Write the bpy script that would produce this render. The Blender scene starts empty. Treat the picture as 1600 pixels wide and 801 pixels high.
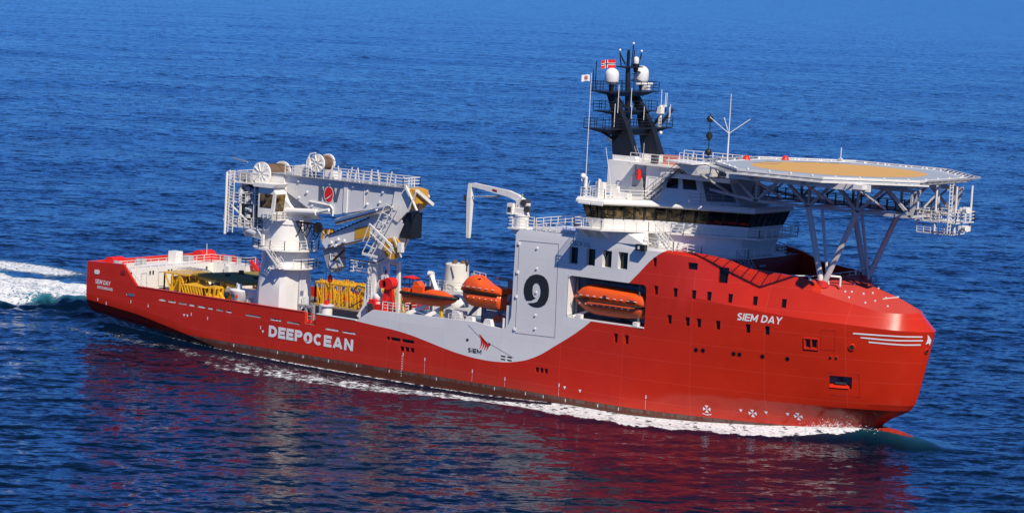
import bpy, math, random
import numpy as np
from mathutils import Vector, Matrix
from mathutils.bvhtree import BVHTree

# ------------------------------------------------------------------ scene, camera, light
scene = bpy.context.scene
COL = scene.collection
R = math.radians

CAM = Vector((259.8225, -269.9985, 50.3913)); YAW, PITCH, ROLL = -0.657221, 0.112735, 0.048540
fwd = Vector((math.sin(YAW)*math.cos(PITCH), math.cos(YAW)*math.cos(PITCH), -math.sin(PITCH)))
rgt = Vector((math.cos(YAW), -math.sin(YAW), 0)); up = rgt.cross(fwd)
r2 = rgt*math.cos(ROLL) + up*math.sin(ROLL); u2 = -rgt*math.sin(ROLL) + up*math.cos(ROLL)
cam_data = bpy.data.cameras.new('camera'); cam = bpy.data.objects.new('camera', cam_data); COL.objects.link(cam)
cam.matrix_world = Matrix(((r2.x, u2.x, -fwd.x, CAM.x), (r2.y, u2.y, -fwd.y, CAM.y), (r2.z, u2.z, -fwd.z, CAM.z), (0, 0, 0, 1)))
cam_data.sensor_width = 36.0; cam_data.sensor_fit = 'HORIZONTAL'
cam_data.lens = 4253.2604/1600*36.0
cam_data.shift_x = 0.07033; cam_data.shift_y = 0.01839
cam_data.clip_start = 1.0; cam_data.clip_end = 200000.0
scene.camera = cam

SUN_DIR = Vector((1.72, -1.0, 2.14)).normalized()
SUN_EL = math.asin(SUN_DIR.z); SUN_ROT = math.atan2(SUN_DIR.x, SUN_DIR.y)
world = bpy.data.worlds.new('World'); scene.world = world; world.use_nodes = True
wn = world.node_tree.nodes; wl = world.node_tree.links
sky = wn.new('ShaderNodeTexSky'); sky.sky_type = 'NISHITA'; sky.sun_disc = False
sky.sun_elevation = SUN_EL; sky.sun_rotation = SUN_ROT; sky.air_density = 1.0; sky.dust_density = 0.05; sky.ozone_density = 3.0
tint = wn.new('ShaderNodeMix'); tint.data_type = 'RGBA'; tint.blend_type = 'MULTIPLY'; tint.inputs[0].default_value = 1.0
# a very clear, deep blue northern sky: the pale band above the horizon is bluer and darker than the model's
tc = wn.new('ShaderNodeTexCoord'); sx = wn.new('ShaderNodeSeparateXYZ'); wl.new(tc.outputs['Generated'], sx.inputs[0])
mr = wn.new('ShaderNodeMapRange'); mr.inputs[1].default_value = 0.0; mr.inputs[2].default_value = 0.45; wl.new(sx.outputs[2], mr.inputs[0])
grad = wn.new('ShaderNodeMix'); grad.data_type = 'RGBA'; grad.inputs[6].default_value = (0.13, 0.48, 1.60, 1); grad.inputs[7].default_value = (0.38, 0.68, 1.18, 1)
wl.new(mr.outputs[0], grad.inputs[0]); wl.new(grad.outputs[2], tint.inputs[7])
wl.new(sky.outputs[0], tint.inputs[6]); wl.new(tint.outputs[2], wn['Background'].inputs[0]); wn['Background'].inputs[1].default_value = 0.075
sun = bpy.data.lights.new('sun', 'SUN'); sun.energy = 5.0; sun.angle = R(0.53); sun.color = (1.0, 0.90, 0.76)
sun_ob = bpy.data.objects.new('sun', sun); COL.objects.link(sun_ob)
sun_ob.rotation_euler = SUN_DIR.to_track_quat('Z', 'Y').to_euler(); sun_ob.location = (60, -60, 150)
scene.view_settings.view_transform = 'Standard'; scene.view_settings.look = 'None'
scene.view_settings.exposure = 0.0; scene.view_settings.gamma = 1.0; scene.view_settings.use_curve_mapping = False

# ------------------------------------------------------------------ materials
def sh(name):
    m = bpy.data.materials.new(name); m.use_nodes = True
    nt = m.node_tree; return m, nt, nt.nodes['Principled BSDF']

def nd(nt, typ, **kw):
    n = nt.nodes.new(typ)
    for k, v in kw.items():
        if k.startswith('i_'):
            key = k[2:]; n.inputs[int(key) if key.isdigit() else key].default_value = v
        else: setattr(n, k, v)
    return n

def mth(nt, op, a, b=None, c=None, clamp=False):
    n = nt.nodes.new('ShaderNodeMath'); n.operation = op; n.use_clamp = clamp
    for i, v in enumerate((a, b, c)):
        if v is None: continue
        if isinstance(v, (int, float)): n.inputs[i].default_value = v
        else: nt.links.new(v, n.inputs[i])
    return n.outputs[0]

def mixc(nt, f, a, b, mode='MIX'):
    n = nt.nodes.new('ShaderNodeMix'); n.data_type = 'RGBA'; n.blend_type = mode
    for i, v in ((0, f), (6, a), (7, b)):
        if isinstance(v, (int, float)): n.inputs[i].default_value = v
        elif isinstance(v, tuple): n.inputs[i].default_value = (*v, 1)
        else: nt.links.new(v, n.inputs[i])
    return n.outputs[2]

def noise(nt, vec, scale, detail=3, rough=.55, dist=0):
    n = nd(nt, 'ShaderNodeTexNoise', i_Scale=scale, i_Detail=detail, i_Roughness=rough, i_Distortion=dist)
    if vec is not None: nt.links.new(vec, n.inputs['Vector'])
    return n.outputs[0]

def ramp(nt, v, lo, hi):
    n = nd(nt, 'ShaderNodeMapRange'); n.inputs[1].default_value = lo; n.inputs[2].default_value = hi
    nt.links.new(v, n.inputs[0]); return n.outputs[0]

def paint(name, col, rough=.4, var=.12, dirt=(.25, .14, .07), dirt_amt=.25, metallic=0, scale=.9, spec=.5):
    """painted steel: faint patchiness and a little streaky weathering"""
    m, nt, b = sh(name)
    g = nt.nodes.new('ShaderNodeNewGeometry').outputs['Position']
    n1 = noise(nt, g, scale, 4)
    mp = nd(nt, 'ShaderNodeMapping'); mp.inputs['Scale'].default_value = (2.2, 2.2, .25); nt.links.new(g, mp.inputs[0])
    n2 = noise(nt, mp.outputs[0], 1.0, 5, .65)
    c = mixc(nt, n1, tuple(max(0, v*(1-var)) for v in col), tuple(min(1, v*(1+var*.6)) for v in col))
    f = mth(nt, 'MULTIPLY', ramp(nt, n2, .56, .80), dirt_amt)
    c = mixc(nt, f, c, dirt)
    nt.links.new(c, b.inputs['Base Color'])
    b.inputs['Metallic'].default_value = metallic; b.inputs['Specular IOR Level'].default_value = spec
    nt.links.new(ramp(nt, n1, -1.0, 2.0) if False else mth(nt, 'MULTIPLY_ADD', n1, .16, rough-.08), b.inputs['Roughness'])
    return m

WHITE = paint('white_paint', (.83, .81, .755), .38, .07, (.33, .22, .13), .30)
WGREY = paint('light_grey_paint', (.72, .72, .71), .4, .07)
RED = paint('red_paint', (.60, .027, .008), .32, .1, (.2, .03, .02), .3)
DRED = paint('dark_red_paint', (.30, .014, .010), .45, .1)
BLACK = paint('black_paint', (.014, .015, .017), .35, .3, (.05, .05, .05), .3)
CHAR = paint('charcoal_paint', (.05, .05, .055), .5, .2)
GREY = paint('grey_steel', (.36, .37, .385), .45, .12)
MGREY = paint('dark_grey_steel', (.13, .14, .15), .5, .2)
STEEL = paint('polished_steel', (.62, .63, .64), .25, .08, metallic=.9, dirt_amt=.1)
DECKB = paint('blue_deck_paint', (.16, .24, .36), .6, .15, (.2, .17, .13), .5)
DECKW = paint('timber_deck', (.215, .19, .155), .75, .25, (.08, .07, .06), .7)
DECKG = paint('helideck_paint', (.36, .42, .47), .6, .08, (.16, .17, .18), .25, scale=.25)
YELW = paint('landing_circle_paint', (.66, .38, .10), .65, .08, (.35, .2, .06), .3)
YEL = paint('yellow_paint', (.80, .44, .018), .4, .15, (.3, .16, .03), .5)
OLIVE = paint('olive_tarpaulin', (.27, .215, .04), .8, .4, (.16, .10, .02), .8)
ORANGE = paint('orange_grp', (.86, .105, .012), .33, .06, (.5, .1, .03), .25)
DORANGE = paint('faded_orange_grp', (.60, .085, .02), .45, .08)
RUBBER = paint('black_rubber', (.012, .012, .012), .6, .3)
ROPE = paint('brown_wire_rope', (.17, .105, .06), .6, .3, scale=6)
GLASS, gnt, gb_ = sh('dark_glass')
gb_.inputs['Base Color'].default_value = (.006, .007, .006, 1); gb_.inputs['Roughness'].default_value = .06; gb_.inputs['Specular IOR Level'].default_value = .6
AMBER, ant, ab = sh('tinted_window_glass')
ag = ant.nodes.new('ShaderNodeNewGeometry').outputs['Position']
an = noise(ant, ag, 1.1, 3, .6, .6)
ant.links.new(mixc(ant, ramp(ant, an, .42, .62), (.012, .011, .006), (.20, .13, .05)), ab.inputs['Base Color']); ab.inputs['Roughness'].default_value = .08
LETW, lnt, lb_ = sh('white_lettering'); lb_.inputs['Base Color'].default_value = (.78, .78, .78, 1); lb_.inputs['Roughness'].default_value = .5
LETK, lnt2, lb2 = sh('black_lettering'); lb2.inputs['Base Color'].default_value = (.017, .02, .022, 1); lb2.inputs['Roughness'].default_value = .5
LETB, lnt3, lb3 = sh('blue_grey_lettering'); lb3.inputs['Base Color'].default_value = (.10, .125, .19, 1); lb3.inputs['Roughness'].default_value = .5
BRED = paint('bright_red_paint', (.75, .02, .012), .4, .06)
NAVY, q1, q2 = sh('navy_cloth'); q2.inputs['Base Color'].default_value = (.006, .012, .06, 1); q2.inputs['Roughness'].default_value = .9
LINE, q1, q2 = sh('seam_line'); q2.inputs['Base Color'].default_value = (.10, .10, .11, 1); q2.inputs['Roughness'].default_value = .7

BULB, bnt, bb = sh('awash_red_paint')
bg = bnt.nodes.new('ShaderNodeNewGeometry').outputs['Position']
bnt.links.new(mixc(bnt, ramp(bnt, noise(bnt, bg, 1.6, 5, .7, .8), .30, .60), (.12, .018, .018), (.42, .032, .014)), bb.inputs['Base Color']); bb.inputs['Roughness'].default_value = .18

def make_hull_paint():
    m, nt, b = sh('hull_paint')
    g = nt.nodes.new('ShaderNodeNewGeometry').outputs['Position']
    s = nt.nodes.new('ShaderNodeSeparateXYZ'); nt.links.new(g, s.inputs[0]); X, Y, Z = s.outputs
    # painted boundary between the red and the light grey area: a height for every x
    pts = [(46.8, 24), (47.0, 6.3), (50, 6.08), (53.2, 5.89), (55.7, 5.6), (58.5, 5.1), (61, 4.62), (63.7, 4.2), (66.5, 3.97), (69.5, 4.0), (72, 4.35), (74.2, 5.03), (77.7, 7.05), (81.3, 9.5),
           (83, 11.0), (85.5, 13.5), (87.2, 15.25), (88.4, 16.5), (90.85, 18.95), (92.2, 19.75), (93.2, 24)]
    fc = nt.nodes.new('ShaderNodeFloatCurve'); cv = fc.mapping.curves[0]
    P = [(0, 1)] + [((x-40)/60, z/24) for x, z in pts] + [(1, 1)]
    cv.points[0].location = P[0]; cv.points[1].location = P[-1]
    for p in P[1:-1]: cv.points.new(*p)
    for i, p in enumerate(cv.points): p.handle_type = 'AUTO' if 2 < i < len(P)-3 else 'VECTOR'
    fc.mapping.update()
    nt.links.new(mth(nt, 'DIVIDE', mth(nt, 'SUBTRACT', X, 40.0), 60.0, clamp=True), fc.inputs['Value'])
    bz = mth(nt, 'MULTIPLY', fc.outputs[0], 24.0)
    white = mth(nt, 'GREATER_THAN', Z, bz)
    n1 = noise(nt, g, .35, 4); n2 = noise(nt, g, 2.2, 3)
    mp = nd(nt, 'ShaderNodeMapping'); mp.inputs['Scale'].default_value = (1.6, 1.6, .12); nt.links.new(g, mp.inputs[0])
    st = noise(nt, mp.outputs[0], 1.0, 5, .7)
    red = mixc(nt, n1, (.50, .021, .006), (.62, .029, .008))
    red = mixc(nt, mth(nt, 'MULTIPLY', ramp(nt, st, .55, .8), .18), red, (.30, .025, .018))
    wht = mixc(nt, n1, (.71, .715, .705), (.79, .79, .775))
    wht = mixc(nt, mth(nt, 'MULTIPLY', ramp(nt, st, .58, .85), .25), wht, (.45, .40, .33))
    # pale salt haze and scuffing just above the waterline
    salt = mth(nt, 'MULTIPLY', ramp(nt, Z, 5.5, 1.0), ramp(nt, noise(nt, mp.outputs[0], .55, 4, .6), .48, .75))
    red = mixc(nt, mth(nt, 'MULTIPLY', salt, .035), red, (.55, .22, .18))
    # welded plate seams: thin lines
    fz = mth(nt, 'FRACT', mth(nt, 'DIVIDE', mth(nt, 'ADD', Z, .4), 2.45)); fx = mth(nt, 'FRACT', mth(nt, 'DIVIDE', X, 8.7))
    seam = mth(nt, 'MAXIMUM', mth(nt, 'LESS_THAN', fz, .018), mth(nt, 'LESS_THAN', fx, .006))
    body = mixc(nt, white, red, wht)
    body = mixc(nt, mth(nt, 'MULTIPLY', seam, .30), body, mixc(nt, white, (.80, .12, .09), (.52, .54, .56)))
    # antifouling band, its upper edge scuffed
    edge = mth(nt, 'ADD', Z, mth(nt, 'MULTIPLY', mth(nt, 'SUBTRACT', st, .5), .5))
    af = mth(nt, 'LESS_THAN', Z, 1.06)
    scuff = mth(nt, 'MULTIPLY', mth(nt, 'LESS_THAN', mth(nt, 'ABSOLUTE', mth(nt, 'SUBTRACT', edge, .86)), .20), ramp(nt, st, .42, .55))
    brown = mixc(nt, n2, (.085, .026, .014), (.15, .040, .020))
    brown = mixc(nt, mth(nt, 'MULTIPLY', ramp(nt, st, .45, .75), .6), brown, (.07, .05, .04))
    # plate by plate differences, and the matt non-slip paint of the foredeck
    pv = nt.nodes.new('ShaderNodeCombineXYZ'); nt.links.new(mth(nt, 'FLOOR', mth(nt, 'DIVIDE', X, 8.7)), pv.inputs[0]); nt.links.new(mth(nt, 'FLOOR', mth(nt, 'DIVIDE', mth(nt, 'ADD', Z, .4), 2.45)), pv.inputs[2])
    wnz = nd(nt, 'ShaderNodeTexWhiteNoise'); nt.links.new(pv.outputs[0], wnz.inputs['Vector'])
    body = mixc(nt, mth(nt, 'MULTIPLY', wnz.outputs[0], .10), body, (.12, .02, .015))
    ns = nt.nodes.new('ShaderNodeSeparateXYZ'); nt.links.new(nt.nodes.new('ShaderNodeNewGeometry').outputs['True Normal'], ns.inputs[0])
    deckm = mth(nt, 'MULTIPLY', mth(nt, 'GREATER_THAN', ns.outputs[2], .80), mth(nt, 'GREATER_THAN', X, 106.0))
    body = mixc(nt, mth(nt, 'MULTIPLY', deckm, .8), body, (.46, .045, .035))
    c = mixc(nt, af, body, brown)
    c = mixc(nt, mth(nt, 'MULTIPLY', scuff, .5), c, (.16, .13, .11))
    nt.links.new(c, b.inputs['Base Color'])
    nt.links.new(mth(nt, 'MULTIPLY_ADD', deckm, .5, mth(nt, 'MULTIPLY_ADD', n1, .08, .15)), b.inputs['Roughness'])
    b.inputs['Specular IOR Level'].default_value = .45
    bp = nd(nt, 'ShaderNodeBump', i_Strength=.10, i_Distance=.05); nt.links.new(noise(nt, g, .45, 2), bp.inputs['Height'])
    nt.links.new(bp.outputs[0], b.inputs['Normal'])
    return m
HULL = make_hull_paint()

# ------------------------------------------------------------------ mesh helpers
def new_obj(name, mesh, mat, parent=None):
    o = bpy.data.objects.new(name, mesh); COL.objects.link(o)
    for m_ in (mat if isinstance(mat, (list, tuple)) else [mat]): mesh.materials.append(m_)
    if parent is not None: o.parent = parent
    return o

def total(o):
    v = Vector((0, 0, 0))
    while o is not None: v += Vector(o.location); o = o.parent
    return v

class MB:
    """collects shapes (in ship coordinates); build() links them as ONE mesh object"""
    def __init__(s): s.v = []; s.f = []; s.sm = []; s.mi = []; s.cur = 0; s.gr = []; s.g = 0
    def add(s, vs, fs, smooth=False):
        n = len(s.v); s.v.extend([tuple(p) for p in vs]); s.f.extend([tuple(n+i for i in f) for f in fs])
        s.sm.extend([smooth]*len(fs)); s.mi.extend([s.cur]*len(fs)); s.gr.extend([s.g]*len(fs)); return s
    def box(s, x0, x1, y0, y1, z0, z1):
        s.g += 1
        return s.add([(x0, y0, z0), (x1, y0, z0), (x1, y1, z0), (x0, y1, z0), (x0, y0, z1), (x1, y0, z1), (x1, y1, z1), (x0, y1, z1)],
                     [(0, 3, 2, 1), (4, 5, 6, 7), (0, 1, 5, 4), (1, 2, 6, 5), (2, 3, 7, 6), (3, 0, 4, 7)])
    def bar(s, p, q, w, h=None):
        s.g += 1
        p, q = Vector(p), Vector(q); h = w if h is None else h; d = (q-p)
        if d.length < 1e-6: return s
        d.normalize(); ref = Vector((0, 0, 1)) if abs(d.z) < .95 else Vector((1, 0, 0))
        a = d.cross(ref).normalized()*(w/2); b = a.normalized().cross(d)*(h/2)
        vs = [c+x*a+y*b for c in (p, q) for x, y in ((-1, -1), (1, -1), (1, 1), (-1, 1))]
        return s.add(vs, [(3, 2, 1, 0), (4, 5, 6, 7), (0, 1, 5, 4), (1, 2, 6, 5), (2, 3, 7, 6), (3, 0, 4, 7)])
    def cyl(s, p, q, r, r2=None, n=16, caps=True):
        s.g += 1
        p, q = Vector(p), Vector(q); r2 = r if r2 is None else r2; d = (q-p).normalized()
        ref = Vector((0, 0, 1)) if abs(d.z) < .95 else Vector((1, 0, 0)); a = d.cross(ref).normalized(); b = a.cross(d)
        vs = [c+(a*math.cos(t)+b*math.sin(t))*rr for c, rr in ((p, r), (q, r2)) for t in [2*math.pi*i/n for i in range(n)]]
        s.add(vs, [(i+n, (i+1) % n+n, (i+1) % n, i) for i in range(n)], True)
        if caps: s.add(vs, [tuple(range(n)), tuple(range(2*n-1, n-1, -1))])
        return s
    def tube(s, pts, r, n=6):
        s.g += 1; g0 = s.g
        for a, b in zip(pts, pts[1:]): s.cyl(a, b, r, n=n)
        s.gr = [g0 if v > g0 else v for v in s.gr]; return s
    def lathe(s, prof, c, n=20, axis='z', smooth=True):
        s.g += 1
        vs = []; c = Vector(c)
        for r, z in prof:
            for i in range(n):
                t = 2*math.pi*i/n; x, y = r*math.cos(t), r*math.sin(t)
                vs.append(c + (Vector((x, y, z)) if axis == 'z' else Vector((x, z, y)) if axis == 'y' else Vector((z, x, y))))
        fs = []
        for k in range(len(prof)-1):
            for i in range(n):
                j = (i+1) % n; f = (k*n+i, k*n+j, (k+1)*n+j, (k+1)*n+i); fs.append(f[::-1] if axis == 'y' else f)
        return s.add(vs, fs, smooth)
    def prism(s, poly, a0, a1, plane='xy'):
        s.g += 1
        def P(u, v, w): return (u, v, w) if plane == 'xy' else (u, w, v) if plane == 'xz' else (w, u, v)
        n = len(poly); vs = [P(u, v, a0) for u, v in poly] + [P(u, v, a1) for u, v in poly]
        area = sum(poly[i][0]*poly[(i+1) % n][1]-poly[(i+1) % n][0]*poly[i][1] for i in range(n))
        fs = [tuple(range(n))[::-1], tuple(range(n, 2*n))] + [(i, (i+1) % n, (i+1) % n+n, i+n) for i in range(n)]
        flip = (area < 0) != (plane == 'xz') != (a1 < a0)
        if flip: fs = [f[::-1] for f in fs]
        return s.add(vs, fs)
    def frustum(s, p0, z0, p1, z1):
        n = len(p0); vs = [(x, y, z0) for x, y in p0]+[(x, y, z1) for x, y in p1]
        return s.add(vs, [tuple(range(n))[::-1], tuple(range(n, 2*n))]+[(i, (i+1) % n, (i+1) % n+n, i+n) for i in range(n)])
    def loft(s, secs, closed=True, caps=True, smooth=True):
        n = len(secs[0]); vs = [p for q in secs for p in q]; fs = []
        for k in range(len(secs)-1):
            for i in range(n if closed else n-1):
                j = (i+1) % n; fs.append((k*n+i, k*n+j, (k+1)*n+j, (k+1)*n+i))
        s.add(vs, fs, smooth)
        if caps: s.add(vs, [tuple(range(n))[::-1], tuple(range((len(secs)-1)*n, len(secs)*n))])
        return s
    def rail(s, pts, h=1.05, sp=1.5, w=.06, n=3, closed=False):
        P = [Vector(p) for p in pts]; P = P+[P[0]] if closed else P
        for a, b in zip(P, P[1:]):
            L = (b-a).length; k = max(1, round(L/sp))
            for i in range(k+1):
                p = a.lerp(b, i/k); s.bar(p, p+Vector((0, 0, h)), w)
            for j in range(n):
                z = Vector((0, 0, h*(j+1)/n)); s.bar(a+z, b+z, w if j == n-1 else w*.8)
        return s
    def ladder(s, p, q, side, w=.5, sp=.4, t=.05):
        p, q = Vector(p), Vector(q); sd = Vector(side).normalized()*w/2
        s.bar(p-sd, q-sd, t); s.bar(p+sd, q+sd, t); k = int((q-p).length/sp)
        for i in range(1, k): c = p.lerp(q, i/k); s.bar(c-sd, c+sd, t*.8)
        return s
    def stair(s, p, q, side, w=.9, rail=True):
        p, q = Vector(p), Vector(q); sd = Vector(side).normalized()*w/2; d = q-p; k = max(3, int(abs(d.z)/.24))
        hz = Vector((d.x, d.y, 0)).normalized()
        for sg in (-1, 1): s.bar(p+sd*sg, q+sd*sg, .06, .2)
        for i in range(k+1):
            c = p.lerp(q, i/k); s.add([c-sd-hz*.13, c+sd-hz*.13, c+sd+hz*.13, c-sd+hz*.13], [(0, 1, 2, 3)])
        if rail:
            for sg in (-1, 1):
                for h in (.5, 1.0): s.bar(p+sd*sg+Vector((0, 0, h)), q+sd*sg+Vector((0, 0, h)), .05)
                for i in range(5): c = p.lerp(q, i/4)+sd*sg; s.bar(c, c+Vector((0, 0, 1)), .05)
        return s
    def each(s, name, mat, parent=None):
        """like build(), but one object for every shape added"""
        out = []
        for g in sorted(set(s.gr)):
            fs = [i for i, v in enumerate(s.gr) if v == g]; ids = sorted({k for i in fs for k in s.f[i]}); mp_ = {k: j for j, k in enumerate(ids)}
            q = MB(); q.add([s.v[k] for k in ids], [tuple(mp_[k] for k in s.f[i]) for i in fs]); q.sm = [s.sm[i] for i in fs]; out.append(q.build(name, mat, parent))
        return out
    def build(s, name, mat, parent=None, label=None):
        me = bpy.data.meshes.new(name); off = total(parent) if parent is not None else Vector((0, 0, 0))
        me.from_pydata([tuple(Vector(p)-off) for p in s.v], [], s.f)
        me.polygons.foreach_set('use_smooth', s.sm)
        if isinstance(mat, (list, tuple)): me.polygons.foreach_set('material_index', s.mi)
        me.validate(); me.update()
        o = new_obj(name, me, mat, parent)
        if label: o['label'] = label
        return o

def thing(name, label, cat, loc=(0, 0, 0), group=None):
    o = bpy.data.objects.new(name, None); COL.objects.link(o); o.location = loc; o.empty_display_size = .5
    o['label'] = label; o['category'] = cat
    if group: o['group'] = group
    return o
def tag(o, label, cat, group=None):
    o['label'] = label; o['category'] = cat
    if group: o['group'] = group
    return o
def mirror(pts): return [(p[0], -p[1])+tuple(p[2:]) for p in pts]
def sym(half): return list(half) + [(x, -y) for x, y in reversed(half)]

def text(body, name, mat, parent, p0, p1, h, shear=0, bold=0, project=None, sx=None):
    """flat lettering standing on the line p0-p1 (fills it from end to end), h = letter height; project(x, z) -> y wraps it on a hull"""
    cu = bpy.data.curves.new(name, 'FONT'); cu.body = body; cu.size = 1.0; cu.shear = shear; cu.offset = bold; cu.resolution_u = 4; cu.space_character = 1.0+bold*2.6
    tmp = bpy.data.objects.new(name, cu); COL.objects.link(tmp); bpy.context.view_layer.update()
    me = bpy.data.meshes.new_from_object(tmp.evaluated_get(bpy.context.evaluated_depsgraph_get()))
    bpy.data.objects.remove(tmp)
    co = np.array([v.co[:] for v in me.vertices]); lo, hi = co.min(0), co.max(0)
    p0, p1 = Vector(p0), Vector(p1); W = (p1-p0).length; ux = (p1-p0).normalized(); uy = Vector((0, 0, 1)); uy = (uy-ux*ux.dot(uy)).normalized()
    off = total(parent)
    for i, v in enumerate(me.vertices):
        a = (co[i, 0]-lo[0])/(hi[0]-lo[0])*W; b_ = (co[i, 1]-lo[1])/(hi[1]-lo[1])*h
        q = p0+ux*a+uy*b_
        if project: q.y = project(q.x, q.z)
        v.co = q-off
    return new_obj(name, me, mat, parent)

def arc(cx, cy, rx, ry, a0, a1, n=12): return [(cx+rx*math.cos(R(a0+(a1-a0)*i/n)), cy+ry*math.sin(R(a0+(a1-a0)*i/n))) for i in range(n+1)]
# heavy sign-painter's capitals as strokes in a box 1 high: (width, [centre lines])
def glyphs(t):
    h = t/2; g = {}
    g['E'] = (.70, [[(h, 0), (h, 1)], [(h, h), (.70, h)], [(h, .5), (.64, .5)], [(h, 1-h), (.70, 1-h)]])
    g['D'] = (.82, [[(h, 0), (h, 1)], [(h, 1-h), (.36, 1-h)]+arc(.36, .5, .46-h, .5-h, 90, -90)+[(h, h)]])
    g['P'] = (.76, [[(h, 0), (h, 1)], [(h, 1-h), (.44, 1-h)]+arc(.44, .69, .32-h, .31-h, 90, -90, 10)+[(h, .38+h)]])
    g['C'] = (.80, [arc(.42, .5, .42-h, .5-h, 48, 312, 20)])
    g['A'] = (.88, [[(h*.9, 0), (.44, 1)], [(.44, 1), (.88-h*.9, 0)], [(.2, .28), (.68, .28)]])
    g['N'] = (.80, [[(h, 0), (h, 1)], [(h, 1-h*.3), (.80-h, h*.3)], [(.80-h, 0), (.80-h, 1)]])
    g['S'] = (.70, [arc(.35, .73, .35-h, .27-h, 30, 270, 12)+arc(.35, .27+h*.0, .35-h, .27-h+.0, 90, -150, 12)])
    g['I'] = (t, [[(h, 0), (h, 1)]])
    g['M'] = (.95, [[(h, 0), (h, 1)], [(h, 1-h*.3), (.475, .2)], [(.475, .2), (.95-h, 1-h*.3)], [(.95-h, 0), (.95-h, 1)]])
    g['Y'] = (.82, [[(h*.8, 1), (.41, .45)], [(.82-h*.8, 1), (.41, .45)], [(.41, .5), (.41, 0)]])
    g['K'] = (.78, [[(h, 0), (h, 1)], [(h, .4), (.74, 1)], [(.3, .55), (.76, 0)]])
    g['R'] = (.78, [[(h, 0), (h, 1)], [(h, 1-h), (.44, 1-h)]+arc(.44, .70, .32-h, .30-h, 90, -90, 10)+[(h, .40+h)], [(.4, .42), (.74, 0)]])
    g['T'] = (.74, [[(.37, 0), (.37, 1)], [(0, 1-h), (.74, 1-h)]])
    g['V'] = (.86, [[(h*.8, 1), (.43, 0)], [(.86-h*.8, 1), (.43, 0)]])
    g[' '] = (.34, [])
    return g
def block_text(body, name, mat, parent, p0, p1, h, t=.2, shear=0, project=None, gap=.07):
    G = glyphs(t); W = sum(G[c][0] for c in body)+gap*(len(body)-1); p0, p1 = Vector(p0), Vector(p1); ux = (p1-p0).normalized(); k = (p1-p0).length/W; uz = Vector((0, 0, 1)); uz = (uz-ux*ux.dot(uz)).normalized()
    m_ = MB(); x = 0; lift = 0
    for c in body:
        w, strokes = G[c]
        for st in strokes:
            P = [Vector((q[0], q[1])) for q in st]; L_, R_ = [], []
            for i, q in enumerate(P):
                d = (P[min(i+1, len(P)-1)]-P[max(i-1, 0)]); d = Vector((d.x*k, d.y*h)).normalized(); n = Vector((-d.y, d.x))*(t*.5*min(k, h)*1.0)
                L_.append((q.x*k+n.x, min(max(q.y*h+n.y, 0), h))); R_.append((q.x*k-n.x, min(max(q.y*h-n.y, 0), h)))
            vs = []
            for a in L_+R_:
                v = p0+ux*(x*k+a[0]+shear*a[1])+uz*a[1]
                if project: v.y = project(v.x, v.z)
                v.y -= lift; vs.append(v)
            n_ = len(P); m_.add(vs, [(i, n_+i, n_+i+1, i+1) for i in range(n_-1)]); lift = (lift+.004) % .02
        x += w+gap
    return m_.build(name, mat, parent)

def decal(poly, name, mat, parent, project, lift=.0, sub=1):
    """a flat painted mark: outline given in (x, z) on the ship's side, laid on it by project"""
    me = bpy.data.meshes.new(name); off = total(parent)
    me.from_pydata([tuple(Vector((x, project(x, z)-lift, z))-off) for x, z in poly], [], [tuple(range(len(poly)))])
    n = sum(poly[i][0]*poly[(i+1) % len(poly)][1]-poly[(i+1) % len(poly)][0]*poly[i][1] for i in range(len(poly)))
    if n < 0: me.flip_normals()
    return new_obj(name, me, mat, parent)

# ------------------------------------------------------------------ hull form (x from the transom, y to port, z from the waterline)
def ip(x,pts):
    xs,ys=zip(*pts); return float(np.interp(x,xs,ys))
# stem profile: forward end x of the hull at height z
STEM=[(-5,112),(0,114.0),(1.4,114.9),(2.3,115.8),(3.0,117.0),(3.5,118.2),(4.1,118.85),(5.0,119.25),(9,120.1),(12.95,120.8)]
X0=86.0
ZL=[-1.5,0,1.06,2,2.6,3.2,3.8,4.5,5.5,7.5,10,12]          # side levels of the fore body
KN2=[(0,15.2),(.1,15.1),(.228,14.94),(.32,14.54),(.396,14.31),(.538,13.86),(.62,13.64),(.806,13.31),(.886,13.11),(.95,13.0),(1,12.95)]
KN1=[(86,10.98,19.3),(91.5,10.72,19.4),(95,10.1,19.15),(98.7,9.06,18.55),(101.6,8.4,17.95),(106.8,7.2,16.93),(109.9,6.3,16.38),(113.3,4.9,15.5),(116.0,3.74,14.85),(117.6,2.66,14.78),(118.5,1.45,14.82),(118.9,0,14.85)]
TOP=[(86,10.9,20.0),(91.5,10.55,19.62),(93.5,10.1,19.62),(96.3,9.4,19.6),(98.9,8.75,19.2),(101.4,8.1,18.4),(104,7.6,18.25),(106.4,7.0,18.05),(108.2,6.5,17.75),(109.0,5.9,17.25),(110.2,4.3,17.05),(113.3,2.6,16.3),(116,1.8,15.72),(117.6,1.1,15.3),(118.9,0,14.85)]
CEN=[(86,20.0),(109.9,17.75),(113,17.1),(115.8,16.35),(117.4,15.75),(118.9,14.85)]
TRIM=[(0,8.85),(6.7,9.1),(9.4,6.4),(47.2,6.35),(49.7,7.95),(57,8.15),(65.4,8.35),(69.3,8.0),(70.1,8.1),(70.6,8.7),(70.9,9.6),(71.0,19.6),(71.6,20.1),(81,20.1),(86,20.0)]
KEEL=[(0,1.6),(10,.6),(20,-1.2),(35,-4.5),(45,-5),(90,-5),(112,-5)]
def gb(t,p,q): return (1-(1-min(max(t,0),1))**p)**(1/q)
def level(s,z):
    xs=ip(z,STEM)
    p=ip(z,[(-5,1.35),(0,1.5),(12.9,1.95)]); q=ip(z,[(-5,1.2),(0,1.34),(3,1.46),(12.9,1.7)])
    return X0+(xs-X0)*s, 11*gb(1-s,p,q)
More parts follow.
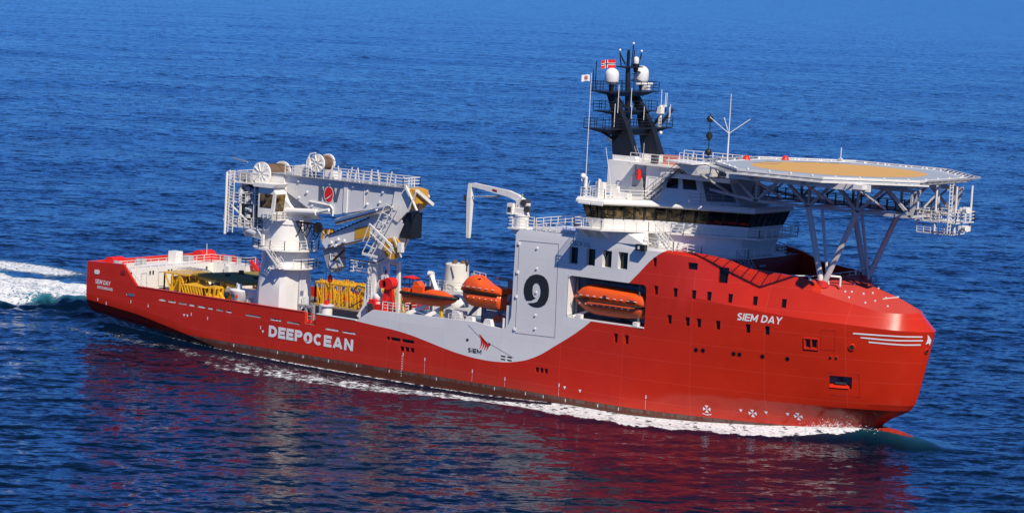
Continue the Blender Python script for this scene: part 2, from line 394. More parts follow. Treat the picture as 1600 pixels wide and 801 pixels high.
def poly(s,pts):
    a=np.array(pts,float); d=np.r_[0,np.cumsum(np.linalg.norm(np.diff(a,axis=0),axis=1))]
    x0=a[0,0]; # parametrise by x mostly, by arc near the nose
    t=s*d[-1]; return [float(np.interp(t,d,a[:,k])) for k in range(a.shape[1])]
def section(u):
    """u<=1: aft body x=X0*u ; u in (1,2]: fore body s=u-1. returns list of (x,y,z) keel->deck centre (starboard half, y positive)"""
    if u<=1:
        x=X0*u; zb=ip(x,KEEL); T=ip(x,TRIM); rb=2.8
        R=[(x,0,zb),(x,6,zb+.0)]
        hb=11
        for a in (15,35,55,75,90):
            a=np.radians(a); R.append((x,hb-rb+rb*np.sin(a),zb+rb-rb*np.cos(a)))
        z0=zb+rb; top86=20.0
        lv=ZL[1:]+[15.2,19.3,20.0]
        for z in lv: R.append((x,hb if z<19.9 else hb-.1 if T>15 else hb,z0+(T-z0)*(z+2.2)/(22.2)))
        R.append((x,0,T)); 
        return R
    s=u-1
    R=[(X0+26*s,0,-5)]
    def pt(z):
        x,y=level(s,z); return (x,y,z)
    x,y=level(s,-5); R.append((x,y*6/11,-5))
    for a in (15,35,55,75,90):
        a=np.radians(a); f=(11-2.8+2.8*np.sin(a))/11; z=-5+2.8-2.8*np.cos(a); x,y=level(s,z); R.append((x,y*f,z))
    for z in ZL[1:]: R.append(pt(z))
    x,y=level(s,12.95); R.append((x,y,ip(s,KN2)))
    k=poly(s,KN1); R.append(tuple(k))
    t=poly(s,TOP); R.append(tuple(t))
    c=poly(s,CEN); R.append((c[0],0,c[1]))
    return R
U=sorted(set([round(v/86,5) for v in (0,.5,2,4,6.7,7.5,8.5,9.4,12,16,20,25,30,35,40,44,47.2,48,49,49.7,53,57,61,65.4,69.3,70.1,70.6,70.9,71.0,71.6,74,77,80,83)]+[1.0]+[1+i/40 for i in range(1,41)]+[1.985,1.993]))

# ------------------------------------------------------------------ the sea: one sheet to the horizon, displaced by a spread of wave trains
def waterline_half(x):
    """half breadth of the hull at the water surface"""
    x = np.asarray(x, float); s = np.clip((x-X0)/(114.4-X0), 0, 1)
    fore = 11*(1-(1-np.clip(1-s, 0, 1))**1.52)**(1/1.37)
    aft = np.interp(x, [-2, 0, 8, 14, 24, 34], [0, 8.6, 9.2, 9.8, 10.6, 11])
    return np.where(x < X0, aft, np.where(x > 114.4, 0, fore))

def build_sea():
    rng = np.random.default_rng(11)
    c0 = np.array([CAM.x, CAM.y]); az = math.atan2(math.cos(YAW), math.sin(YAW))   # angle of the view from +x
    H = CAM.z; fp = 2722.0
    inv = np.arange(1/232.0, 1/5200.0, -1.0/(fp*H)*.80)
    rr = np.concatenate([[1, 60, 120, 170, 205], 1/inv, 5600*1.32**np.arange(0, 11)])
    fine = np.arange(R(-13.5), R(10.6), 1/fp*1.05)         # angles to the left are positive
    coarse = np.arange(R(10.6)+R(2), 2*math.pi-R(13.5)-R(1), R(2.5))
    th = np.concatenate([fine, coarse]); dth = np.concatenate([np.full(len(fine), 1/fp), np.full(len(coarse), R(2.5))])
    nr, nt_ = len(rr), len(th)
    dr = np.gradient(rr)
    RR, TH = np.meshgrid(rr, th, indexing='ij')
    X = c0[0]+RR*np.cos(az+TH); Y = c0[1]+RR*np.sin(az+TH)
    cell = np.maximum(dr[:, None]*np.ones_like(TH), RR*dth[None, :])
    Z = np.zeros_like(X)
    lam = np.exp(rng.uniform(np.log(1.5), np.log(24), 100))
    for i, l in enumerate(lam):
        a = az + rng.normal(.10, .50) + (math.pi if i % 7 == 0 else 0); k = 2*math.pi/l
        amp = .0096*l/(2*math.pi)*(1.25 if l < 7 else .6)
        ph = k*(X*math.cos(a)+Y*math.sin(a))+rng.uniform(0, 6.28)
        Z += amp*np.clip(l/(cell*2.2)-.7, 0, 1)*(np.sin(ph)+.18*np.sin(2*ph+1.57))
    for l, amp, da in ((95, .22, .3), (64, .12, -.2), (140, .25, .05)):
        a = az+da; k = 2*math.pi/l
        Z += amp*np.clip(l/(cell*2.2)-.7, 0, 1)*np.sin(k*(X*math.cos(a)+Y*math.sin(a))+l)
    calm = 1-.75*np.exp(-((np.clip(X, 0, 112)-X)**2+np.clip(np.abs(Y)-11, 0, 99)**2)/(9.0**2))
    lee = 1-.78*np.exp(-((np.clip(X, 4, 112)-X)**2/14.0**2+np.clip(-Y-11, 0, 999)**2/np.interp(X, [0, 55, 80, 112], [8., 12., 38., 44.])**2+np.clip(Y-11, 0, 999)**2/12.0**2))
    Z *= calm*(.45+.55*lee)
    # the ship's own waves
    hb = waterline_half(X); d = np.abs(Y)-hb; inx = (X > -1) & (X < 116)
    dd = np.maximum(d, 0)
    A = np.interp(X, [0, 8, 20, 40, 60, 72, 80, 88, 96, 104, 109, 112, 114.5, 117, 121], [.75, .45, .1, -.15, -.2, 0, .25, .2, .4, .8, 1.15, 1.4, 1.35, 1.2, .8])
    near = np.where(X > 114.2, np.hypot(np.maximum(X-119.5, 0), Y), dd)
    Z += A*np.exp(-(near/np.interp(X, [100, 112, 118], [2.8, 2.8, 3.4]))**2)
    Z += np.where((X > 60) & (X < 125), .32*np.exp(-((dd-np.interp(X, [60, 75, 100, 112, 118], [9.5, 7.2, 5.2, 3.4, 2.0]))/1.7)**2), 0)*np.interp(X, [60, 72, 110, 120], [0, 1, 1, 0])
    Z -= np.where((X > 20) & (X < 112), .28*np.exp(-((dd-1.6)/1.5)**2), 0)*np.interp(X, [20, 35, 66, 76], [.3, 1, 1, 0])
    # the wake behind the stern
    wk = np.clip((-X-1)/8, 0, 1)*np.exp(-np.clip((np.abs(Y-5)-13)/4, 0, 9)**2)
    for i in range(14):
        l = rng.uniform(2.5, 8); a = rng.uniform(0, 6.28); Z += wk*.07*np.sin(2*math.pi/l*(X*math.cos(a)+Y*math.sin(a))+i)
    Z += wk*.55*np.exp(-((Y-4)/9)**2)
    # --- where the water is broken into foam (0..1) and where it is aerated
    F = np.zeros_like(X)
    wband = np.interp(X, [60, 68, 75, 82, 90, 98, 104, 108, 111, 113, 115.5, 117.5], [2.4, 4.4, 6.2, 7.4, 7.6, 6.8, 5.9, 4.9, 3.8, 2.8, 1.8, .8])
    off = np.interp(X, [30, 45, 56, 64, 70, 76, 84, 120], [6.8, 6.4, 5.4, 4.4, 3.4, 2.2, .4, 0])
    wob = .7*np.sin(X*.55)+.45*np.sin(X*1.23+1)+.3*np.sin(X*2.4+2)
    dens = np.interp(X, [28, 36, 46, 58, 66, 74, 84, 92, 116, 119], [.25, .42, .47, .50, .55, .64, .72, .78, .78, .55])
    wid2 = np.interp(X, [30, 45, 60, 68, 76, 120], [5.0, 5.5, 5.5, 4.6, 3.4, 2.6])
    u = (dd-off-wob*.35)
    prof = np.where(X > 78, np.clip((wband+wob*.5-np.where(X > 113.5, np.hypot(X-113.5, Y), dd))/1.1, 0, 1), np.exp(-(np.clip(np.abs(u-wid2*.5)-wid2*.35, 0, 99)/1.0)**2))
    lump = sum(math.sin(1.0+i)*.0+np.sin(X*fx+Y*fy+p) for i, (fx, fy, p) in enumerate(((1.1, .7, 0), (2.3, -1.4, 1.3), (3.7, 2.9, 2.2), (.6, 2.1, .4), (5.1, -3.3, 3.0), (1.7, 4.6, 5.0))))/6
    prof = prof*np.clip(1+.55*lump, 0, 1.3); wob = wob+lump*1.2
    stb = np.where(Y < 2, 1.0, .9)
    F = np.maximum(F, dens*prof*stb*((X > 26) & (X < 119.5)))
    # thin white line where the water meets the plating
    F = np.maximum(F, np.where(inx, .60*np.exp(-(np.maximum(dd-.15, 0)/.45)**2), 0))
    F = np.maximum(F, np.where((X > -2) & (X < 60), .40*np.exp(-((dd-5.6-wob)/2.2)**2)*np.interp(X, [-2, 14, 60], [.9, .95, 1.05]), 0))
    Ysh = Y
    core = np.clip((-X-5-.89*np.clip(8.4-Y, 0, 60)+wob)/5, 0, 1)*np.clip((24.5+wob*1.2-Y)/3.0, 0, 1)*np.clip((Y+24+wob)/6, 0, 1)
    core = np.maximum(core, np.clip((-X-.5)/3, 0, 1)*np.clip((11-np.abs(Y-13))/4, 0, 1))
    F = np.maximum(F, core*np.interp(-X, [0, 15, 60, 160, 400], [.86, .82, .76, .62, .3])*np.clip(.9+.16*np.sin(Y*.5+X*.05)+.1*np.sin(Y*1.3-X*.11), 0, 1.2))
    cap = np.exp(-(((X+56)/11)**2+((Y-31)/4.6)**2)); F = np.maximum(F, 0.70*np.clip(cap*1.6, 0, 1)*(X < 0))
    AER = np.clip(np.maximum(core*1.0, np.where(X > 108, np.exp(-(near/2.5)**2)*.15, 0))+.5*cap, 0, 1)
    co = np.stack([X.ravel(), Y.ravel(), Z.ravel()], 1).astype(np.float32)
    idx = np.arange(nr*nt_).reshape(nr, nt_)
    a = idx[:-1, :]; b_ = idx[1:, :]
    q = np.stack([a, b_, np.roll(b_, -1, 1), np.roll(a, -1, 1)], -1).reshape(-1, 4)[:, ::-1]
    # close the ring only once: the last coarse column meets the first fine one
    me = bpy.data.meshes.new('sea')
    me.vertices.add(len(co)); me.vertices.foreach_set('co', co.ravel())
    me.loops.add(q.size); me.loops.foreach_set('vertex_index', q.ravel().astype(np.int32))
    me.polygons.add(len(q)); me.polygons.foreach_set('loop_start', np.arange(0, q.size, 4, dtype=np.int32))
    try: me.polygons.foreach_set('loop_total', np.full(len(q), 4, np.int32))
    except Exception: pass
    me.polygons.foreach_set('use_smooth', np.ones(len(q), bool))
    for nm, arr in (('foam', F), ('aerated', AER), ('calm', .30+.70*lee)):
        at = me.attributes.new(nm, 'FLOAT', 'POINT'); at.data.foreach_set('value', arr.ravel().astype(np.float32))
    me.update(calc_edges=True)
    return me

def sea_material():
    m, nt, b = sh('sea_water')
    g = nt.nodes.new('ShaderNodeNewGeometry').outputs['Position']
    az = math.atan2(math.cos(YAW), math.sin(YAW))
    mp = nd(nt, 'ShaderNodeMapping'); mp.vector_type = 'TEXTURE'; mp.inputs['Rotation'].default_value = (0, 0, az+.12); mp.inputs['Scale'].default_value = (1, 2.3, 1); nt.links.new(g, mp.inputs[0])
    w = mp.outputs[0]
    # wind ripples: a random tilt of the surface, mostly along the wind
    def tilt(scale, amt, det):
        n = nd(nt, 'ShaderNodeTexNoise', i_Scale=scale, i_Detail=det, i_Roughness=.55); nt.links.new(w, n.inputs['Vector'])
        d = nd(nt, 'ShaderNodeVectorMath', operation='SUBTRACT'); d.inputs[1].default_value = (.5, .5, .5); nt.links.new(n.outputs['Color'], d.inputs[0])
        k = nd(nt, 'ShaderNodeVectorMath', operation='MULTIPLY'); k.inputs[1].default_value = (amt, amt*.45, 0); nt.links.new(d.outputs[0], k.inputs[0]); return k.outputs[0]
    def vadd(p, q):
        n = nd(nt, 'ShaderNodeVectorMath', operation='ADD'); nt.links.new(p, n.inputs[0]); nt.links.new(q, n.inputs[1]); return n.outputs[0]
    tl = vadd(vadd(tilt(.45, SEA_BUMP*.9, 2), tilt(1.9, SEA_BUMP, 4)), tilt(.06, SEA_BUMP*.28, 2))
    vr = nd(nt, 'ShaderNodeVectorRotate', rotation_type='Z_AXIS'); vr.inputs['Angle'].default_value = az; nt.links.new(tl, vr.inputs['Vector'])
    calm = nd(nt, 'ShaderNodeAttribute', attribute_name='calm').outputs['Fac']
    vs_ = nd(nt, 'ShaderNodeVectorMath', operation='SCALE'); nt.links.new(vr.outputs[0], vs_.inputs[0]); nt.links.new(calm, vs_.inputs['Scale'])
    gn = nt.nodes.new('ShaderNodeNewGeometry').outputs['Normal']
    bp = nd(nt, 'ShaderNodeVectorMath', operation='NORMALIZE'); nt.links.new(vadd(gn, vs_.outputs[0]), bp.inputs[0])
    fo = nd(nt, 'ShaderNodeAttribute', attribute_name='foam').outputs['Fac']; ae = nd(nt, 'ShaderNodeAttribute', attribute_name='aerated').outputs['Fac']
    # lacy foam: cells with bright walls, broken up by noise
    vo = nd(nt, 'ShaderNodeTexVoronoi', feature='DISTANCE_TO_EDGE', i_Scale=1.15)
    ds = nd(nt, 'ShaderNodeVectorMath', operation='ADD'); nz = nd(nt, 'ShaderNodeTexNoise', i_Scale=.9, i_Detail=3); nt.links.new(g, nz.inputs['Vector'])
    sc = nd(nt, 'ShaderNodeVectorMath', operation='SCALE'); sc.inputs['Scale'].default_value = 2.4; nt.links.new(nz.outputs['Color'], sc.inputs[0])
    nt.links.new(g, ds.inputs[0]); nt.links.new(sc.outputs[0], ds.inputs[1])
    fm = nd(nt, 'ShaderNodeMapping'); fm.inputs['Scale'].default_value = (.62, 1.15, 1); nt.links.new(ds.outputs[0], fm.inputs[0]); nt.links.new(fm.outputs[0], vo.inputs['Vector'])
    lace = mth(nt, 'SUBTRACT', 1.0, ramp(nt, vo.outputs['Distance'], 0.0, .42))
    fn = noise(nt, fm.outputs[0], .9, 7, .70)
    fn2 = noise(nt, g, 2.6, 4, .6)
    pat = mth(nt, 'ADD', mth(nt, 'ADD', mth(nt, 'MULTIPLY', lace, .44), mth(nt, 'MULTIPLY', fn, .38)), mth(nt, 'MULTIPLY', fn2, .20))
    th = mth(nt, 'SUBTRACT', 1.0, fo)
    mask = nd(nt, 'ShaderNodeMapRange'); mask.interpolation_type = 'SMOOTHSTEP'
    nt.links.new(pat, mask.inputs[0]); nt.links.new(th, mask.inputs[1]); nt.links.new(mth(nt, 'ADD', th, .20), mask.inputs[2])
    fmask = mth(nt, 'MULTIPLY', mask.outputs[0], mth(nt, 'GREATER_THAN', fo, .03))
    deep = mixc(nt, ramp(nt, noise(nt, g, .02, 2), .35, .65), SEA_A, SEA_B)
    body = mixc(nt, mth(nt, 'MULTIPLY', ae, .9), deep, (.05, .30, .40))
    c = mixc(nt, fmask, body, mixc(nt, ramp(nt, fn2, .36, .60), (.50, .56, .61), (.88, .89, .89)))
    nt.links.new(c, b.inputs['Base Color'])
    nt.links.new(mth(nt, 'MULTIPLY_ADD', fmask, .72, .07), b.inputs['Roughness'])
    b.inputs['IOR'].default_value = 1.333; b.inputs['Specular IOR Level'].default_value = SEA_SPEC
    bf = nd(nt, 'ShaderNodeBump', i_Strength=.9, i_Distance=.35); nt.links.new(mth(nt, 'MULTIPLY', fmask, mth(nt, 'ADD', fn, .3)), bf.inputs['Height']); nt.links.new(bp.outputs[0], bf.inputs['Normal'])
    nt.links.new(bf.outputs[0], b.inputs['Normal'])
    return m
SEA_BUMP, SEA_A, SEA_B, SEA_SPEC = .78, (.0006, .0058, .019), (.0009, .0080, .026), .15
sea = new_obj('sea', build_sea(), sea_material()); sea['kind'] = 'structure'

# ------------------------------------------------------------------ the ship
ship = thing('offshore_ship', 'long red and grey-white offshore construction ship under way with helideck over its bow', 'ship', (0, 0, 0))

def grid_hull():
    S = [section(u) for u in U]; n = len(S[0]); m = len(S)
    vs, key = [], {}
    def vid(p):
        k = (round(p[0], 4), round(p[1], 4), round(p[2], 4))
        if k not in key: key[k] = len(vs); vs.append(k)
        return key[k]
    fs = []
    def face(ps):
        ids = []
        for p in ps:
            i = vid(p)
            if i not in ids: ids.append(i)
        if len(ids) >= 3: fs.append(ids)
    mir = lambda p: (p[0], -p[1], p[2])
    for i in range(m-1):
        for j in range(n-1):
            a, b_, c, d = S[i][j], S[i+1][j], S[i+1][j+1], S[i][j+1]
            # port side (y > 0): outward normal +y
            if i >= m-2 or True:
                face([a, d, c, b_]); face([mir(a), mir(b_), mir(c), mir(d)])
    st = S[0]
    for j in range(n-1):                                      # transom
        a, d = st[j], st[j+1]; face([a, mir(a), mir(d), d])
    bw = S[-1]
    return vs, fs
hv, hf = grid_hull()
hull_me = bpy.data.meshes.new('hull'); hull_me.from_pydata(hv, [], hf); hull_me.validate(); hull_me.update()
HBVH = BVHTree.FromPolygons([Vector(v) for v in hv], hf)
def side(x, z):
    """y of the starboard plating at (x, z)"""
    h = HBVH.ray_cast(Vector((x, -40, z)), Vector((0, 1, 0)))
    return h[0].y-.025 if h[0] is not None else -11.0
def side_n(x, z):
    h = HBVH.ray_cast(Vector((x, -40, z)), Vector((0, 1, 0))); n = h[1]
    return n if n.y < 0 else -n

# --- pockets cut out of the solid: deck wells (slot 1), boat bay (slot 2), windows (slot 0)
import bmesh
cut = MB()
def pocket(x, z, w, h, depth=.55, lean=0.0):
    """a box set square into the plating; returns the frame of its back face"""
    y = side(x, z)+.025; n = side_n(x, z); n = Vector((n.x, n.y, n.z*.0)).normalized(); t = Vector((-n.y, n.x, 0)).normalized()
    if t.x < 0: t = -t
    c = Vector((x, y, z)); u = Vector((0, 0, 1))
    a, b_ = t*w/2, u*h/2; L = t*lean*h
    q0 = [c+n*.8-a-b_-L/2, c+n*.8+a-b_-L/2, c+n*.8+a+b_+L/2, c+n*.8-a+b_+L/2]; dn = -n*(.8+depth)
    vs = q0+[p+dn for p in q0]
    cut.add(vs, [(0, 1, 2, 3), (7, 6, 5, 4), (1, 0, 4, 5), (2, 1, 5, 6), (3, 2, 6, 7), (0, 3, 7, 4)])
    return (c, n, a, b_, L)
panes = []
def win(x, z, w=.62, h=.98, depth=.45, lean=0.0): panes.append((pocket(x, z, w, h, depth, lean), depth))
cut.cur = 0
for x in (91.01, 93.51, 95.83, 97.68, 100.18, 103.04, 106.25): win(x, 15.0, .55, 1.0)
for x in (92.96, 95.23, 96.66, 99.0, 102.55, 104.75): win(x, 11.86, .55, 1.0)
for x in (85.97, 87.46): win(x, 8.9, .55, 1.05)
win(90.59, 18.18, .5, 1.0)
win(95.3, 18.15, 1.15, .78); win(98.9, 17.45, 1.15, 1.75)
for x in (79.4, 81.85, 84.15, 86.35): win(x, 17.8+(x-79.4)*.012, 1.3, 1.95, .75)
twin = [(109.25, 10.85), (109.9, 10.85)]
for x, z in twin: win(x, z, .48, .85, .4)
for x, w in ((54.65, .6), (55.45, .6), (56.25, .6), (75.1, .5), (75.75, .5), (76.4, .5)): win(x, 3.75 if x < 60 else 3.8, w, .58, .3)
for x, w in ((52.4, .5), (53.55, 1.5), (55.5, 1.9)): win(x, 4.76, w, .42, .3)
for x in (70.0, 70.95): 
    for z in (4.35, 4.72): win(x, z, .75, .2, .25)
# freeing slots along the working deck
for x0, x1 in ((7.5, 8.8), (13.5, 14.7), (15.2, 16.5), (17.1, 18.5), (18.95, 19.9), (20.5, 21.8), (22.3, 23.1), (23.8, 24.9), (25.5, 26.4), (28.9, 31.4), (33.1, 34.9), (35.9, 38.0), (42.3, 44.4), (45.1, 47.3)):
    cut.cur = 2; cut.box(x0, x1, -11.5, -10.3, 5.2-.014*x0+.0, 5.46-.014*x0)
cut.cur = 1
cut.box(38.8, 40.6, -11.5, -10.3, 4.95, 6.9)
WD = 5.05                                                     # working deck
cut.prism([(5.6, WD), (47.4, WD), (49.4, 7.2), (49.4, 12), (5.6, 12)], -10.62, 10.62, 'xz')
cut.box(.4, 5.601, -10.62, 10.62, 8.05, 12)
cut.prism([(49.39, 7.2), (70.2, 7.2), (70.2, 14), (49.39, 14)], -10.62, 10.62, 'xz')
half = [(93.0, -9.55), (96.3, -8.95), (98.9, -8.3), (101.4, -7.65), (104, -7.15), (106.4, -6.55), (108.2, -6.0)]
cut.prism(half+[(x, -y) for x, y in reversed(half)], 15.9, 26, 'xy')
cut.cur = 2
def rbox(x0, x1, z0, z1, r):
    P = []
    for cx, cz, a0 in ((x1-r, z1-r, 0), (x0+r, z1-r, 90), (x0+r, z0+r, 180), (x1-r, z0+r, 270)):
        for k in range(4): a = R(a0+30*k); P.append((cx+r*math.cos(a), cz+r*math.sin(a)))
    return P
cut.prism(rbox(78.9, 89.75, 10.42, 15.42, .5), -12, -6.6, 'xz')
cut.cur = 0
anc = pocket(112.55, 6.75, 2.5, 1.35, .9)
cme = bpy.data.meshes.new('pockets'); cme.from_pydata(cut.v, [], cut.f)
BAYW = paint('boat_bay_paint', (.42, .44, .46), .5, .1)
for m_ in (HULL, DECKW, BAYW): cme.materials.append(m_)
cme.polygons.foreach_set('material_index', cut.mi); cme.update()
bmx = bmesh.new(); bmx.from_mesh(cme); bmesh.ops.recalc_face_normals(bmx, faces=bmx.faces); bmx.to_mesh(cme); bmx.free()
bmx = bmesh.new(); bmx.from_mesh(hull_me); bmesh.ops.recalc_face_normals(bmx, faces=bmx.faces); bmx.to_mesh(hull_me); bmx.free()
hull = new_obj('hull', hull_me, [HULL, DECKW, BAYW, RED], ship)
cob = bpy.data.objects.new('pockets', cme); COL.objects.link(cob)
md = hull.modifiers.new('cut', 'BOOLEAN'); md.operation = 'DIFFERENCE'; md.solver = 'EXACT'; md.object = cob; md.material_mode = 'INDEX'; md.use_self = True
bpy.context.view_layer.update()
done = bpy.data.meshes.new_from_object(hull.evaluated_get(bpy.context.evaluated_depsgraph_get()))
hull.modifiers.clear(); hull.data = done; bpy.data.objects.remove(cob)
# shade the long plating smooth but keep the knuckles crisp
try: done.shade_smooth() if hasattr(done, 'shade_smooth') else None
except Exception: pass
done.polygons.foreach_set('use_smooth', [True]*len(done.polygons))
for p_ in done.polygons:                                      # the walls of the deck wells are painted red, only the floors are timber
    if p_.material_index == 1 and abs(p_.normal.z) < .6: p_.material_index = 3
if hasattr(done, 'set_sharp_from_angle'): done.set_sharp_from_angle(angle=R(9))
print('HULL polys', len(done.polygons), 'bounds', [tuple(round(c, 1) for c in hull.bound_box[i]) for i in (0, 6)])
for (c, n, a, b_, L), depth in panes:
    p = MB(); k = c-n*(depth-.12); n2 = -n*.05
    q = [k-a-b_-L/2, k+a-b_-L/2, k+a+b_+L/2, k-a+b_+L/2]; p.add(q, [(0, 1, 2, 3)]); p.build('window', GLASS, hull)

# ------------------------------------------------------------------ marks, doors and small fittings on the plating (parts of the hull)
flat = lambda x, z: side(x, z)
DY = -11.03
block_text('DEEP', 'lettering', LETW, hull, (32.85, DY, 2.60), (38.6, DY, 2.55), 1.45, .27)
block_text('CEAN', 'lettering', LETW, hull, (40.35, DY, 2.50), (46.95, DY, 2.44), 1.45, .27)
BIG9 = [(74.37, 12.11), (74.0, 12.26), (73.77, 12.61), (73.71, 13.14), (73.77, 13.66), (74.0, 13.97), (74.34, 14.12), (74.7, 14.05), (74.96, 13.79), (75.13, 13.41), (75.18, 12.96), (75.12, 12.5), (74.89, 12.1), (74.59, 11.81), (74.15, 11.63), (73.25, 11.49), (73.69, 11.23), (74.19, 11.12), (74.75, 11.12), (75.29, 11.29), (75.76, 11.6), (76.1, 12.16), (76.24, 12.74), (76.24, 13.36), (76.13, 13.98), (75.85, 14.51), (75.41, 14.86), (74.91, 15.01), (74.35, 15.03), (73.83, 14.92), (73.33, 14.66), (72.89, 14.19), (72.65, 13.65), (72.56, 13.07), (72.62, 12.56), (72.79, 12.09), (73.02, 11.75), (73.72, 11.83)]
BIG9 = [(74.42+(x-74.42)*.80, 12.95+(z-12.95)*.9) if i < 13 else (x, z) for i, (x, z) in enumerate(BIG9)]
decal(BIG9, 'emblem', LETK, hull, lambda x, z: DY)
decal([(39.48+(x-74.4)*.40, 3.235+(z-13.08)*.365) for x, z in BIG9], 'lettering', LETW, hull, lambda x, z: DY)
block_text('SIEM DAY', 'lettering', LETW, hull, (1.6, DY, 5.98), (4.45, DY, 5.93), .62, .2, .1)
block_text('KRISTIANSAND', 'lettering', LETW, hull, (2.05, DY, 5.36), (4.95, DY, 5.30), .38, .2)
block_text('SIEM DAY', 'lettering', LETW, hull, (101.15, -9.6, 12.68), (106.3, -8.5, 12.70), .84, .2, .22, side)
text('OSCV 11L', 'lettering', LETK, hull, (78.95, DY, 18.98), (81.75, DY, 18.98), .52, shear=.2)
block_text('SIEM', 'lettering', LETK, hull, (64.75, DY, 4.62), (66.85, DY, 4.62), .52, .2)
for k in range(4):
    x, zt, zb = 66.35+.31*k, 6.95-.27*k, 5.22-.03*k
    L = [(x+.30*math.sin(math.pi*.9*t)+.05*t, zt+(zb-zt)*t) for t in [i/6 for i in range(7)]]
    Rr = [(x+.30*math.sin(math.pi*.9*t)+.05*t+.36*(1-t)**.6*min(1, t*6+.15)+.03, zt+(zb-zt)*t) for t in [i/6 for i in range(7)]]
    decal(L+Rr[::-1], 'emblem', BRED, hull, lambda x, z: DY)
for s in ([(113.94, 12.49), (114.49, 12.5), (115.62, 12.5), (116.98, 12.49), (118.0, 12.485), (118.68, 12.48), (119.4, 12.5), (120.16, 12.52), (120.15, 12.36), (119.4, 12.34), (118.68, 12.33), (118.0, 12.335), (116.97, 12.34), (115.61, 12.33), (114.3, 12.34)],
          [(114.68, 12.06), (115.24, 12.08), (116.97, 12.02), (118.26, 12.01), (119.3, 12.05), (120.17, 12.09), (120.16, 11.94), (119.3, 11.9), (118.25, 11.85), (116.96, 11.86), (115.24, 11.91), (114.86, 11.94)],
          [(115.46, 11.64), (116.05, 11.62), (117.39, 11.57), (118.65, 11.54), (119.4, 11.57), (120.0, 11.61), (119.92, 11.46), (119.4, 11.42), (118.65, 11.39), (117.38, 11.41), (116.05, 11.47), (115.59, 11.47)]):
    m_ = MB(); h_ = len(s)//2; top = s[:h_+len(s) % 2]; bot = s[h_+len(s) % 2:][::-1]
    def at(P, x): return float(np.interp(x, [p[0] for p in P], [p[1] for p in P]))
    xs = np.linspace(s[0][0], max(p[0] for p in s), 40)
    up_ = [(x, side(x, at(top, x))-.03, at(top, x)) for x in xs]; dn_ = [(x, side(x, min(at(bot, x), at(top, x)))-.03, min(at(bot, x), at(top, x)-.005)) for x in xs]
    m_.add(up_+dn_, [(i, i+40, i+41, i+1) for i in range(39)]); m_.build('emblem', LETW, hull)
ARW = [(120.48, -0.92, 12.69), (120.54, -0.6, 12.46), (120.59, -0.19, 12.06), (120.54, -0.16, 11.78), (120.44, -0.28, 11.43), (120.45, -0.41, 11.68), (120.37, -0.66, 11.64), (120.26, -0.9, 11.57), (120.37, -0.81, 11.86), (120.44, -0.77, 12.19)]
m_ = MB(); m_.add([(x+.05, y-.04, z) for x, y, z in ARW], [tuple(range(len(ARW)))]); m_.build('emblem', LETW, hull)

def disc_mark(x, z, r, name, mat, n=12, inner=0, lift=0.0):
    return decal([(x+r*math.cos(2*math.pi*i/n), z+r*math.sin(2*math.pi*i/n)) for i in range(n)], name, mat, hull, side, lift)
for x, z in ((96.41, 8.75), (97.27, 8.78), (100.92, 8.8), (101.59, 8.8), (104.22, 8.85), (106.99, 8.87)):
    o = disc_mark(x, z, .29, 'porthole', DRED); disc = disc_mark(x+.02, z, .22, 'pane', GLASS, lift=.02); disc.parent = o
for x, z in ((64.6, 6.05), (67.9, 5.9)): disc_mark(x, z, .2, 'porthole', CHAR)
# thruster crosses, arrows and draught marks
def cross(x, z, s=.5, bar=False):
    m_ = MB()
    for a in range(4):
        t = a*math.pi/2; c, s_ = math.cos(t), math.sin(t)
        P = [(0, 0), (.35, -.10), (.95, -.5), (1.0, 0), (.95, .5), (.35, .10)]
        V = [(x+s*(c*u-s_*v), z+s*(s_*u+c*v)) for u, v in P]; m_.add([(p, side(p, q)-.02, q) for p, q in V], [tuple(range(6))])
    if bar: m_.add([(p, side(p, q)-.02, q) for p, q in ((x-.5, z-.62), (x, z-.74), (x+.5, z-.62), (x+.5, z-.52), (x, z-.64), (x-.5, z-.52))], [tuple(range(6))])
    m_.build('thruster_mark', LETW, hull)
cross(97.69, 2.05, .44, True); cross(102.83, 2.12, .44); cross(107.67, 2.25, .44)
for x, z in ((101.55, 2.3), (104.31, 2.35), (106.6, 2.4), (79.2, 2.2), (81.4, 2.1), (18.1, 3.6), (18.7, 3.6), (31.9, 3.1)):
    decal([(x-.2, z+.16), (x+.2, z+.16), (x, z-.2)], 'thruster_mark', LETW, hull, side)
for x, z in ((90.38, 2.6), (78.4, 2.4), (54.9, 3.1), (58.3, 2.9), (65.6, 2.4), (70.5, 2.1), (31.5, 3.6), (19.4, 3.9), (22.3, 3.7), (11.6, 4.1), (8.4, 4.3), (2.2, 3.9), (3.8, 3.55)):
    m_ = MB(); P = []
    for dx, dz, w, h in ((0, 0, .07, .06), (0, .14, .09, .04), (0, -.14, .07, .08)): m_.add([(x+dx+u*w, side(x, z)-.02, z+dz+v*h) for u, v in ((-1, -1), (1, -1), (1, 1), (-1, 1))], [(0, 1, 2, 3)])
    if x > 50: m_.add([(x-.014, side(x, z)-.02, 1.15), (x+.014, side(x, z)-.02, 1.15), (x+.014, side(x, z)-.02, z-.35), (x-.014, side(x, z)-.02, z-.35)], [(0, 1, 2, 3)])
    m_.build('draught_mark', LETW, hull)
m_ = MB()
for k in range(9):
    z = .35+k*.3; m_.box(54.68, 54.76, -11.035, -11.0, z, z+.1)
for x in (34.5, 38.8, 47.6, 52.8, 73.6, 76.2, 79.4, 84.0, 86.9, 60.2, 69.0, 27.0, 43.0):
    m_.box(x-.04, x+.04, -11.035, -11.0, .55, .9)
m_.build('draught_mark', LETW, hull)
